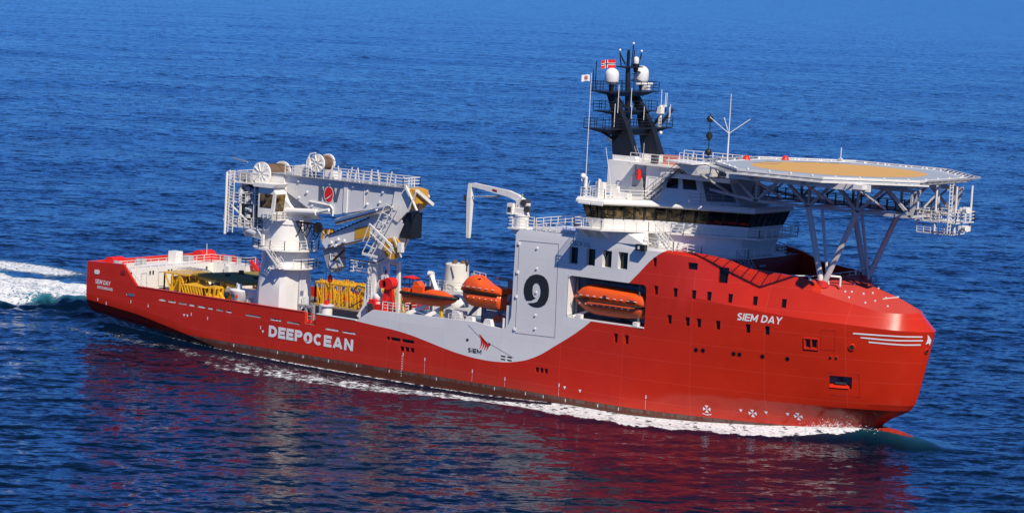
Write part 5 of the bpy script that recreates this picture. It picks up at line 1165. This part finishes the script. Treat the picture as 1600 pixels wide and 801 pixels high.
m_.bar((49.6, -9.2, 21.0), (46.2, -9.2, 14.6), .1); m_.bar((46.2, -9.2, 14.5), (48.6, -9.2, 14.3), .14, .3); m_.bar((47.2, -9.3, 18.3), (51.0, -9.3, 15.9), .16, .2); m_.bar((47.2, -9.3, 18.3), (46.2, -9.2, 16.0), .1); m_.bar((47.3, -9.3, 17.3), (51.0, -9.3, 15.0), .1); m_.build('ladder_cage', WHITE, jib)
m_ = MB(); m_.bar((50.9, -8.9, 17.0), (52.2, -8.9, 14.6), .12); m_.box(51.6, 52.2, -9.0, -8.4, 15.2, 16.4); m_.each('fitting', WHITE, jib)
m_ = MB(); m_.tube([(39.3, -7, 12.2), (39.3, -7, 7.2)], .05, 5); m_.tube([(38.7, -7, 12.4), (38.4, -6.9, 6.2)], .035, 4); wire = m_.build('hook_wire', CHAR, crane)
m_ = MB(); m_.lathe([(.02, -.5), (.3, -.3), (.32, .3), (.12, .6), (.02, .62)], (39.3, -7, 10.4), 10); m_.build('hook_ball', BRED, wire)

# post the hook is made fast to
post = thing('hook_post', 'white round post under the crane hook, red shackle on top', 'post', (40.0, -8.2, WD))
m_ = MB(); m_.cyl((40, -8.2, WD), (40, -8.2, WD+2.1), .72, n=16); m_.build('barrel', WHITE, post)
m_ = MB(); m_.cyl((40, -8.2, WD+2.1), (40, -8.2, WD+2.25), .95, .95, n=16); m_.build('cap', WGREY, post)
m_ = MB(); m_.box(39.7, 40.1, -8.4, -8.0, WD+2.25, WD+2.75); m_.bar((39.9, -8.2, WD+2.7), (39.3, -7.2, WD+3.6), .14); m_.build('shackle', BRED, post)
gk = thing('deck_winch', 'grey deck winch frame beside the white crane pedestal', 'winch', (36.6, -7.6, WD))
m_ = MB(); 
for x in (35.4, 36.6, 37.8): m_.bar((x, -8.2, WD), (x, -8.2, WD+1.7), .3); m_.bar((x, -6.8, WD), (x, -6.8, WD+1.7), .3)
m_.bar((35.4, -8.2, WD+1.7), (37.8, -8.2, WD+1.7), .3); m_.build('frame', GREY, gk)
m_ = MB(); m_.cyl((36.2, -8.1, WD+.9), (36.2, -6.9, WD+.9), .55, n=14); m_.build('drum', CHAR, gk)

# ------------------------------------------------------------------ provision crane on the deckhouse corner
pc = thing('provision_crane', 'small white folding crane reaching aft with jib hanging straight down', 'crane', (70.6, -9.4, 20.14))
m_ = MB(); m_.cyl((70.6, -9.4, 20.14), (70.6, -9.4, 21.5), .82, n=18); m_.cyl((70.6, -9.4, 21.5), (70.6, -9.4, 21.7), .92, n=18); m_.build('pedestal', WHITE, pc)
m_ = MB(); m_.box(69.7, 71.2, -9.95, -8.85, 21.7, 22.4); m_.prism([(69.9, 22.3), (71.3, 22.3), (71.5, 23.0), (70.6, 23.6), (69.9, 23.3)], -9.8, -9.0, 'xz'); m_.box(68.9, 69.7, -10.2, -9.5, 21.6, 22.9); hs = m_.build('slewing_head', WHITE, pc)
m_ = MB(); m_.cyl((71.6, -10.0, 22.4), (71.6, -9.6, 22.4), .4, n=12); m_.cyl((71.0, -9.9, 23.1), (71.0, -8.9, 23.1), .42, n=12); m_.each('winch_drum', CHAR, hs)
m_ = MB(); m_.box(69.0, 69.5, -10.24, -10.19, 21.9, 22.5); m_.build('control_panel', CHAR, hs)
m_ = MB(); m_.bar((70.3, -9.9, 22.8), (70.9, -9.9, 24.1), .1); m_.bar((69.2, -9.9, 21.7), (69.8, -9.9, 20.6), .14); m_.build('strut', WHITE, hs)
m_ = MB(); m_.loft([[(x, -9.4+s_*w/2, z+t_*h/2) for s_, t_ in ((-1, -1), (1, -1), (1, 1), (-1, 1))] for x, z, w, h in ((71.1, 23.0, .5, .7), (70.0, 23.55, .5, .8), (68.6, 23.95, .5, .75), (63.3, 24.55, .45, .5), (62.7, 24.5, .4, .45))], smooth=False); bm_ = m_.build('boom', WHITE, pc)
m_ = MB(); m_.add([(66.2, -9.672, 24.1), (66.9, -9.672, 24.0), (66.9, -9.672, 24.25), (66.2, -9.672, 24.35)], [(0, 1, 2, 3)]); m_.build('worn_marking', DRED, bm_)
m_ = MB(); m_.cyl((63.0, -9.4, 23.1), (67.0, -9.4, 23.5), .08, n=8); m_.cyl((65.2, -9.4, 23.32), (67.2, -9.4, 23.55), .13, n=8); m_.build('jib_cylinder', GREY, pc)
m_ = MB(); m_.loft([[(62.75+s_*w/2-.25*(24.6-z)/6.6*0, -9.4+t_*w/2, z) for s_, t_ in ((-1, -1), (1, -1), (1, 1), (-1, 1))] for z, w in ((24.7, .45), (23.0, .62), (18.6, .45), (18.1, .38))], smooth=False); m_.build('jib', WHITE, pc)
m_ = MB(); m_.box(61.9, 62.35, -9.6, -9.2, 22.5, 23.2); m_.tube([(62.15, -9.4, 22.6), (62.3, -9.4, 18.4)], .03, 4); m_.tube([(62.75, -9.4, 18.1), (62.75, -9.4, 15.2)], .035, 4); m_.lathe([(.02, -.5), (.2, -.3), (.2, .2), (.02, .4)], (62.75, -9.4, 15.1), 8); m_.bar((62.75, -9.4, 14.7), (62.75, -9.4, 14.0), .12); m_.build('hook_wire', CHAR, pc)

# ------------------------------------------------------------------ lattice rest the jib lies on
rt_ = thing('jib_rest', 'white lattice rest tower under the folded jib of the big crane', 'crane rest', (46.9, -6, WD))
m_ = MB()
m_.bar((45.6, -7.6, WD), (46.2, -7.2, 14.2), .5, .5); m_.bar((49.0, -7.4, WD+2), (48.9, -7.4, 13.4), .42); m_.bar((47.0, -7.6, WD+2), (47.0, -7.4, 13.4), .45); m_.bar((49.0, -5, WD+2), (48.9, -5.2, 13.4), .4); m_.bar((45.8, -5, WD), (46.2, -5.4, 13.4), .4)
m_.bar((46, -7.4, 13.3), (49.1, -7.4, 13.3), .5); m_.bar((46, -5.2, 13.3), (49.1, -5.2, 13.3), .5); m_.bar((47.1, -7.4, 9.8), (48.9, -7.4, 12.6), .42); m_.bar((47.0, -7.4, 9.4), (49.0, -7.4, 9.4), .4); m_.bar((45.6, -7.5, 8.4), (47.0, -7.5, 11.0), .4); m_.bar((44.9, -7.6, WD+1.2), (46.9, -7.5, 9.6), .55); m_.build('lattice', WHITE, rt_)
m_ = MB(); m_.prism([(45.9, 13.5), (48.6, 13.5), (47.8, 15.4), (46.6, 16.2)], -7.6, -5.2, 'xz'); m_.build('saddle', WGREY, rt_)
m_ = MB(); m_.box(43.3, 46.3, -8.0, -6.6, 11.9, 12.02); m_.rail([(46.3, -8.0, 12.02), (43.3, -8.0, 12.02), (43.3, -6.6, 12.02)], 1.3, .9, .08); m_.build('platform', WHITE, rt_)
m_ = MB(); m_.ladder((46.6, -7.9, 7.5), (46.6, -7.9, 12), (1, 0, 0), .5, .4, .07); m_.ladder((48.4, -7.9, 7.2), (48.4, -7.9, 9.6), (1, 0, 0), .6, .4, .08); m_.build('ladder', WHITE, rt_)
m_ = MB(); m_.lathe([(.02, -.6), (.42, -.4), (.6, 0), (.42, .4), (.02, .6)], (48.0, -8.0, 9.2), 14); m_.box(46.6, 48.6, -8.6, -7.8, 8.0, 8.6); m_.build('winch', WHITE, rt_)

hr = thing('hose_davit', 'bright red handling davit with rounded head beside the white lattice tower', 'davit', (49.6, -8.2, 7.2))
m_ = MB(); m_.bar((49.2, -8.4, 7.2), (49.8, -8.2, 11.0), .55); m_.bar((50.6, -8.0, 7.2), (50.3, -8.2, 10.8), .45); m_.box(48.4, 49.8, -8.9, -7.7, 7.2, 8.4); m_.box(47.3, 48.3, -8.9, -8.0, 7.2, 8.9); m_.bar((49.3, -8.5, 8.4), (50.6, -8.1, 9.8), .3); m_.build('frame', BRED, hr)
m_ = MB(); m_.cyl((50.1, -8.8, 11.1), (50.1, -7.6, 11.1), .75, n=18); m_.cyl((49.3, -8.8, 11.0), (49.3, -7.6, 11.0), .55, n=16); m_.build('head', BRED, hr)
m_ = MB(); m_.cyl((47.7, -9.0, 7.9), (47.7, -8.9, 7.9), .5, n=14); m_.build('roller', CHAR, hr)

# ------------------------------------------------------------------ boats
def boat_secs(x0, x1, y, zk, zg, half, bow0=.5, bow1=.5, n=14, keelrise0=.4, keelrise1=.4, full=.45, zp=2.2):
    secs = []
    for i in range(n+1):
        t = i/n; x = x0+(x1-x0)*t
        w = half*min(1, (1-(1-min(1, t/max(bow0, 1e-3)))**2.2)**.6 if bow0 else 1, (1-(1-min(1, (1-t)/max(bow1, 1e-3)))**2.2)**.6 if bow1 else 1); w = max(w, .05)
        rise = keelrise0*max(0, 1-t/.35)**1.6+keelrise1*max(0, 1-(1-t)/.35)**1.6; z0 = zk+rise*(zg-zk)
        P = []
        for a in range(0, 9):
            u = -1+a/4; P.append((x, y+w*math.copysign(abs(u)**full, u), z0+(zg-z0)*abs(u)**zp))
        secs.append(P)
    return secs
lb = thing('lifeboat', 'long orange enclosed lifeboat stowed in the recess of the ship side', 'lifeboat', (84.3, -9.5, 11.2))
m_ = MB(); m_.loft(boat_secs(78.95, 89.7, -9.5, 11.1, 12.8, 1.45, .4, .15, 18, .75, .2)); hb_ = m_.build('hull', DORANGE, lb)
def canopy(x0, x1, y, zg, half, prof, n=16, m=10):
    secs = []
    for i in range(n+1):
        t = i/n; x = x0+(x1-x0)*t; h = float(np.interp(t, [p[0] for p in prof], [p[1] for p in prof])); w = half*float(np.interp(t, [p[0] for p in prof], [p[2] for p in prof]))
        secs.append([(x, y-w*math.copysign(abs(math.cos(math.pi*k/m))**.55, math.cos(math.pi*k/m)), zg+h*abs(math.sin(math.pi*k/m))**.7) for k in range(m+1)])
    return secs
m_ = MB(); m_.loft(canopy(79.1, 89.65, -9.5, 12.82, 1.43, [(0, .15, .35), (.07, .9, .72), (.14, 1.5, .9), (.22, 1.8, .98), (.45, 1.7, 1), (.8, 1.5, 1), (.93, 1.25, .97), (1, .7, .85)], 30, 16)); cn = m_.build('canopy', ORANGE, lb)
m_ = MB(); S_ = boat_secs(78.9, 89.6, -9.6, 11.25, 12.75, 1.5, .4, .15, 18, .75, .2); m_.tube([s[0] for s in S_], .09, 6); m_.build('fender', RUBBER, lb)
m_ = MB()
for i in range(9): x = 80.6+i*.95; m_.bar((x, -11.02, 13.35), (x+.35, -11.02, 13.33), .07); 
m_.build('grab_line', LETW, cn)
m_ = MB()
for i in range(9): x = 80.6+i*.85; m_.cyl((x, -10.98, 12.35), (x, -10.85, 12.35), .07, n=6)
m_.build('hand_line', LETW, hb_)
m_ = MB(); m_.box(80.0, 80.4, -11.0, -10.9, 13.3, 13.5); m_.box(83.9, 84.3, -11.06, -10.9, 13.3, 13.6); m_.build('hatch', CHAR, cn)
m_ = MB(); m_.box(87.2, 88.4, -11.06, -10.95, 13.2, 13.28); m_.box(87.3, 88.2, -11.06, -10.95, 13.4, 13.46); m_.build('lettering', LETK, cn)
lc = thing('lifeboat', 'short orange enclosed lifeboat with raised steering dome hanging above the boat deck', 'lifeboat', (64.9, -8.4, 9.9))
LX, LY, LZ = 1.15, -8.4, .15
m_ = MB(); m_.loft(boat_secs(60.6+LX, 67.1+LX, LY, 9.7+LZ, 11.55+LZ, 1.4, .28, .06, 16, .5, 0, .38, 2.4)); h2 = m_.build('hull', ORANGE, lc)
m_ = MB(); m_.loft(canopy(60.7+LX, 67.0+LX, LY, 11.57+LZ, 1.38, [(0, .35, .6), (.06, 1.0, .8), (.14, 1.6, .93), (.24, 1.92, .98), (.34, 1.98, 1), (.43, 1.8, 1), (.5, 1.42, 1), (.58, 1.12, 1), (.75, .98, 1), (.92, .84, .98), (1, .75, .95)], 26, 14)); c2 = m_.build('canopy', ORANGE, lc)
m_ = MB(); m_.tube([s[0] for s in boat_secs(60.6+LX, 67.1+LX, LY, 9.7+LZ, 11.55+LZ, 1.44, .28, .06, 16, .5, 0, .38, 2.4)], .07, 6); m_.build('fender', RUBBER, lc)
for x in (62.4, 63.4):
    m_ = MB(); m_.cyl((x+LX, LY-1.0, 13.05+LZ), (x+LX+.05, LY-.6, 13.05+LZ), .2, n=10); m_.build('window', GLASS, c2)
m_ = MB()
for x in (61.2, 62.0, 62.9, 63.8, 64.8, 65.8): m_.bar((x+LX, LY-1.42, 12.15+LZ), (x+.4+LX, LY-1.42, 12.15+LZ), .06)
m_.build('grab_line', LETW, c2)
m_ = MB()
for x in (62.2, 63.1, 64.0, 64.9, 65.8, 66.5): m_.cyl((x+LX, LY-1.42, 10.9+LZ), (x+LX, LY-1.2, 10.9+LZ), .06, n=6)
m_.build('hand_line', LETW, h2)
m_ = MB(); m_.rail([(62.2+LX, LY-.3, 13.55+LZ), (64+LX, LY-.3, 13.4+LZ)], .4, .8, .06, 1); m_.build('railing', WHITE, c2)
fr = thing('rescue_boat', 'open orange rescue boat with black fender and small red awning over its stern', 'rescue boat', (56.8, -8.8, 9.2))
m_ = MB(); m_.loft(boat_secs(52.8, 61.0, -8.8, 9.2, 10.45, 1.2, .06, .5, 16, .1, .75)); fh_ = m_.build('hull', ORANGE, fr)
m_ = MB(); S_ = boat_secs(52.8, 61.2, -8.8, 9.2, 10.5, 1.3, .06, .5, 16, .1, .75); m_.tube([s[0] for s in S_], .2, 8); m_.tube([s[-1] for s in S_], .2, 8); m_.build('fender', RUBBER, fr)
m_ = MB(); m_.box(52.9, 60.2, -9.6, -8.0, 10.3, 10.45); m_.loft(canopy(56.0, 60.6, -8.8, 10.45, .9, [(0, .3, .8), (.2, .75, 1), (.6, .7, .9), (1, .15, .3)], 8)); m_.box(54.5, 56.2, -9.4, -8.2, 10.4, 11.4); m_.prism([(54.3, 10.4), (55.6, 10.4), (55.6, 11.5), (55.1, 12.0), (54.6, 11.9)], -9.3, -8.3, 'xz'); m_.box(53.0, 54.0, -9.5, -8.1, 10.4, 11.0); m_.build('cockpit', ORANGE, fr)
m_ = MB(); m_.box(54.6, 55.2, -9.0, -8.6, 11.2, 11.7); m_.box(56.3, 56.8, -9.1, -8.5, 10.8, 11.5); m_.build('seat', RUBBER, fr)
m_ = MB(); 
for x in (53.3, 54.6): m_.bar((x, -9.3, 10.5), (x-.1, -9.3, 12.2), .08); m_.bar((x, -8.3, 10.5), (x-.1, -8.3, 12.2), .08)
m_.bar((53.3, -9.3, 10.6), (54.6, -9.3, 12.0), .06); m_.build('awning_frame', CHAR, fr)
m_ = MB(); m_.loft(canopy(52.9, 54.7, -8.8, 12.2, .75, [(0, .15, .9), (.5, .35, 1), (1, .15, .9)], 4, 6)); m_.build('awning', BRED, fr)

# ------------------------------------------------------------------ cargo on the working deck
def truss_box(name, label, x0, x1, y0, y1, z0, z1, nx, ny, mat=YEL, tilt=0, t=.2):
    r_ = thing(name, label, 'steel frame', ((x0+x1)/2, (y0+y1)/2, z0), 'yellow steel frames on the working deck')
    m_ = MB(); X_ = np.linspace(x0, x1, nx+1); Y_ = np.linspace(y0, y1, ny+1)
    for y in (y0, y1):
        for z in (z0, z1): m_.bar((x0, y, z), (x1, y, z), t, t)
        for x in X_: m_.bar((x, y, z0), (x, y, z1), t*.8)
    for x in (x0, x1):
        for z in (z0, z1): m_.bar((x, y0, z), (x, y1, z), t, t)
        for y in Y_: m_.bar((x, y, z0), (x, y, z1), t*.8)
    m_.build('frame', mat, r_)
    m_ = MB()
    for i in range(nx):
        a, b_ = (z0, z1) if i % 2 else (z1, z0)
        for y in (y0, y1): m_.bar((X_[i], y, a), (X_[i+1], y, b_), t*.7)
    for i in range(ny):
        a, b_ = (z0, z1) if i % 2 else (z1, z0)
        for x in (x0, x1): m_.bar((x, Y_[i], a), (x, Y_[i+1], b_), t*.7)
    for i in range(nx): m_.bar((X_[i], y0, z1), (X_[i+1], y1, z1), t*.6)
    for x in X_[1:-1]: m_.bar((x, y0, z1), (x, y1, z1), t*.7)
    m_.build('bracing', mat, r_); return r_
f1 = truss_box('steel_frame', 'yellow box frame nearest the stern house with grey hoses over its top', 7.9, 12.2, -4.2, .6, WD, WD+2.7, 3, 3)
m_ = MB(); m_.box(8.3, 11.9, -3.9, .4, WD+2.72, WD+2.78); m_.build('top_plate', YEL, f1)
m_ = MB()
for i in range(5): x = 9+i*.7; m_.tube([(x, -4.2, WD+2.7), (x+.3, -3, WD+3.3), (x+.6, -1, WD+3.4), (x+.4, .6, WD+2.8)], .06, 5)
m_.build('hose', GREY, f1)
m_ = MB()
for i in range(4): m_.box(8.4+i*.9, 9.0+i*.9, -3.5, .2, WD+.4, WD+2.2)
m_.build('inner_panel', YEL, f1)
f2 = truss_box('steel_frame', 'low yellow frame of close slanting bars at the starboard rail', 15.2, 19.2, -8.6, -5.6, WD, WD+2.1, 7, 3, t=.16)
m_ = MB()
for i in range(8): m_.bar((15.2+i*.5, -8.65, WD+2.1), (16.0+i*.5, -8.65, WD), .12)
m_.bar((19.2, -8, WD+1.2), (22.5, -6.5, WD+.2), .5); m_.bar((19.2, -6, WD+1.8), (22.8, -8.0, WD+.1), .4); m_.box(19.3, 20.6, -8.0, -6.4, WD+2.05, WD+2.3); [m_.bar((x_, y_, WD), (x_+.3, y_, WD+2.1), .24) for x_ in (19.4, 20.3) for y_ in (-8, -7.2, -6.4)]; m_.bar((19.3, -8, WD+.9), (20.8, -8, WD+.9), .2); m_.build('slanting_bars', YEL, f2)
f3 = truss_box('steel_frame', 'long yellow lattice frame in front of the far bulwark', 26.6, 39.2, 5.2, 8.6, WD, WD+2.9, 9, 3)
m_ = MB(); random.seed(3)
for i in range(60): x, y = random.uniform(26.8, 39), random.uniform(5.3, 8.4); m_.bar((x, y, WD+2.6), (x+random.uniform(-.4, .4), y, WD+3.3), .1)
for i in range(18): x = 26.9+i*.7; m_.bar((x, 5.15, WD+2.9), (x+.35, 5.15, WD), .1); m_.bar((x, 6.8, WD+2.9), (x+.5, 6.8, WD), .12)
m_.build('guide_bars', YEL, f3)
m_ = MB(); m_.tube([(33.4, 4.9, WD+2.4), (34.2, 4.7, WD+3.2), (35.6, 4.7, WD+3.1), (36.4, 4.9, WD+2.2)], .09, 6); m_.tube([(33.2, 4.4, WD+.2), (34.6, 4.5, WD+1.0), (36.2, 4.6, WD+1.9), (37.6, 4.6, WD+.8)], .08, 6); m_.build('hose', CHAR, f3)
tb = thing('covered_template', 'large olive topped structure on yellow legs behind the crane pedestal', 'subsea structure', (18.5, 1, WD))
m_ = MB(); m_.frustum([(12.6, -3.0), (23.0, -6.6), (25.6, 2.0), (15.4, 6.0)], WD+2.65, [(12.8, -2.8), (22.8, -6.3), (25.3, 1.8), (15.6, 5.7)], WD+3.05); m_.build('top_panel', OLIVE, tb)
m_ = MB()
for p, q in (((12.9, -2.9), (14.5, -1.5)), ((22.6, -6.2), (20.8, -5.4)), ((25.2, 1.8), (23.6, 2.2)), ((15.6, 5.6), (17, 5)), ((17.6, -4.5), (19.2, -4.9)), ((20, -5.4), (18.0, -4.6))): m_.bar((*p, WD+2.7), (*q, WD), .55)
m_.bar((13, -2.9, WD+2.5), (22.8, -6.3, WD+2.5), .35); m_.bar((14.6, -3.3, WD+.4), (22.4, -5.9, WD+.4), .4); m_.box(24.0, 26.4, 1.0, 4.4, WD+2.7, WD+3.4); m_.build('leg_frame', YEL, tb)
m_ = MB(); m_.tube([(16.6, -5.3, WD), (17.6, -5.4, WD+2.2), (19.2, -5.8, WD+2.6), (20.6, -6.2, WD+1.4), (19.0, -6, WD+.4), (17.4, -5.6, WD+1.8)], .12, 6); m_.build('hose', CHAR, tb)
m_ = MB()
for x, y, h in ((18.6, 2.8, .9), (16.4, 1.2, .5), (21, -1.0, .3), (17.2, -2.4, .35)): m_.box(x, x+.5, y, y+.5, WD+3.05, WD+3.05+h)
m_.each('fitting', CHAR, tb)
wd = thing('drum_winch', 'white conical drum winch with black lettering between crane pedestal and stern', 'winch', (25.0, -8.0, WD))
m_ = MB(); m_.lathe([(.9, .9), (1.0, .95), (1.35, 2.35), (1.4, 2.5), (1.2, 2.55), (.02, 2.56)], (25.0, -8.0, WD), 24); dr_ = m_.build('drum', WHITE, wd)
m_ = MB(); m_.cyl((25, -8, WD), (25, -8, WD+.9), .6, n=14); m_.box(25.3, 25.8, -9.3, -8.8, WD, WD+1.0); m_.build('base', WGREY, wd)
m_ = MB(); m_.cyl((24.8, -7.9, WD+2.5), (24.8, -7.9, WD+3.2), .35, n=12); m_.bar((24.2, -7.9, WD+2.5), (24.4, -7.9, WD+3.3), .1); m_.build('motor', WGREY, wd)
text('TEREX', 'lettering', LETK, dr_, (24.05, -9.33, WD+1.62), (25.35, -9.33, WD+1.58), .36, bold=.02)
m_ = MB(); m_.bar((25.6, -9.22, WD+1.55), (25.6, -9.22, WD+1.95), .3, .04); m_.build('emblem', BRED, dr_)
wt_ = thing('crane_support', 'pale green grey box support behind the conical white winch', 'support', (27.4, -6.5, WD))
m_ = MB(); m_.box(26.2, 29.2, -8.0, -5.5, WD, WD+2.5); m_.build('body', WGREY, wt_)
m_ = MB(); m_.box(26.6, 27.4, -8.05, -7.99, WD+.4, WD+1.6); m_.build('door', GREY, wt_)

# ------------------------------------------------------------------ flags, signal shapes, antennas
def flagpole(name, label, x, y, z0, z1, r=.05):
    t_ = thing(name, label, 'flagpole', (x, y, z0)); m_ = MB(); m_.cyl((x, y, z0), (x, y, z1), r, r*.7, n=8); m_.build('pole', WHITE, t_)
    m_ = MB(); m_.cyl((x, y, z0), (x, y, z0+2.2), r*2.2, r*1.6, n=8); m_.bar((x, y, z0), (x-.8, y+.3, z0+1.8), .08); m_.bar((x, y, z0), (x+.8, y-.3, z0+1.8), .08); m_.build('foot', WHITE, t_); return t_
flagpole('flagpole', 'tall thin white pole rising from the bridge roof corner beside the black mast', 81.2, -11.9, 25.0, 39.1)
flg = thing('house_flag', 'small white flag with a red emblem on the white pole', 'flag', (81.1, -11.9, 38.4))
def cloth(w, h, p, d, nx=16, ny=8, amp=.10):
    p = Vector(p); d = Vector(d).normalized(); n = Vector((-d.y, d.x, 0))
    vs = [p+d*(w*i/nx)+Vector((0, 0, h*j/ny+.10*h*i/nx*0))+n*amp*math.sin(i/nx*7)*(i/nx)+Vector((0, 0, .06*math.sin(i/nx*5))) for j in range(ny+1) for i in range(nx+1)]
    return vs, nx, ny
vs, nx, ny = cloth(.95, .75, (81.05, -11.95, 38.1), (-.85, -.5, 0))
m_ = MB(); m_.add(vs, [(j*(nx+1)+i, j*(nx+1)+i+1, (j+1)*(nx+1)+i+1, (j+1)*(nx+1)+i) for j in range(ny) for i in range(nx)], True); m_.build('cloth', LETW, flg)
m_ = MB(); vs2 = [v+Vector((.02, -.03, 0)) for v in vs]; m_.add(vs2, [(j*(nx+1)+i, j*(nx+1)+i+1, (j+1)*(nx+1)+i+1, (j+1)*(nx+1)+i) for j in range(2, 6) for i in range(4, 11) if (i+j) % 3], True); m_.build('emblem', BRED, flg)
nf = thing('national_flag', 'red flag with white edged dark blue cross flying at the black mast', 'flag', (77.0, -5.0, 40))
vs, nx, ny = cloth(1.75, 1.0, (77.0, -3.9, 39.25), (.75, .92, 0), 22, 16, .14)
vs = [v+Vector((0, 0, .28*(i % (nx+1))/nx)) for i, v in enumerate(vs)]
m_ = MB()
for j in range(ny):
    for i in range(nx):
        blue = i in (7, 8) or j in (7, 8); wht = i in (6, 9) or j in (6, 9)
        m_.cur = 2 if blue else 1 if wht else 0; q = [j*(nx+1)+i, j*(nx+1)+i+1, (j+1)*(nx+1)+i+1, (j+1)*(nx+1)+i]; m_.add([vs[k] for k in q], [(0, 1, 2, 3)], True)
m_.build('cloth', [BRED, LETW, NAVY], nf)
sg = thing('signal_shapes', 'black ball, diamond and ball day signal on a vertical wire', 'signal', (93.0, -4.6, 28.9))
m_ = MB(); m_.cyl((93.0, -4.6, 28.8), (93.0, -4.6, 35.2), .05, n=6); m_.build('wire', BLACK, sg)
for z, kind in ((34.55, 0), (32.6, 1), (30.75, 0)):
    m_ = MB(); m_.lathe([(.02, -.42), (.28, -.32), (.42, 0), (.28, .32), (.02, .42)] if not kind else [(.02, -.72), (.42, 0), (.02, .72)], (93.0, -4.6, z), 12); m_.build('diamond' if kind else 'ball', RUBBER, sg)
wa = thing('radio_antenna', 'tall white whip antenna with three slanting rods beside the helideck', 'antenna', (95.6, -4.6, 29.2))
m_ = MB(); m_.cyl((95.6, -4.6, 28.4), (95.6, -4.6, 33.1), .10, .09, n=6); m_.cyl((95.6, -4.6, 33.1), (95.6, -4.6, 37.6), .06, .04, n=6); m_.build('mast', WGREY, wa)
m_ = MB()
for dx, dy, dz in ((-1.9, -1.2, 1.75), (2.0, 1.2, 1.75), (-.9, .2, 1.75)): m_.bar((95.6, -4.6, 33.1), (95.6+dx, -4.6+dy, 33.1+dz), .07)
m_.build('rod', WGREY, wa)
wb_ = thing('radio_antenna', 'thin leaning whip antenna beside the flagpole on the bridge roof', 'antenna', (82.9, -10.2, 25))
m_ = MB(); m_.cyl((83.6, -10.2, 24.86), (83.6, -10.2, 26.2), .1, n=6); m_.build('base', WGREY, wb_)
m_ = MB(); m_.cyl((83.6, -10.2, 26.2), (82.6, -10.2, 30.6), .05, .03, n=6); m_.build('rod', WGREY, wb_)
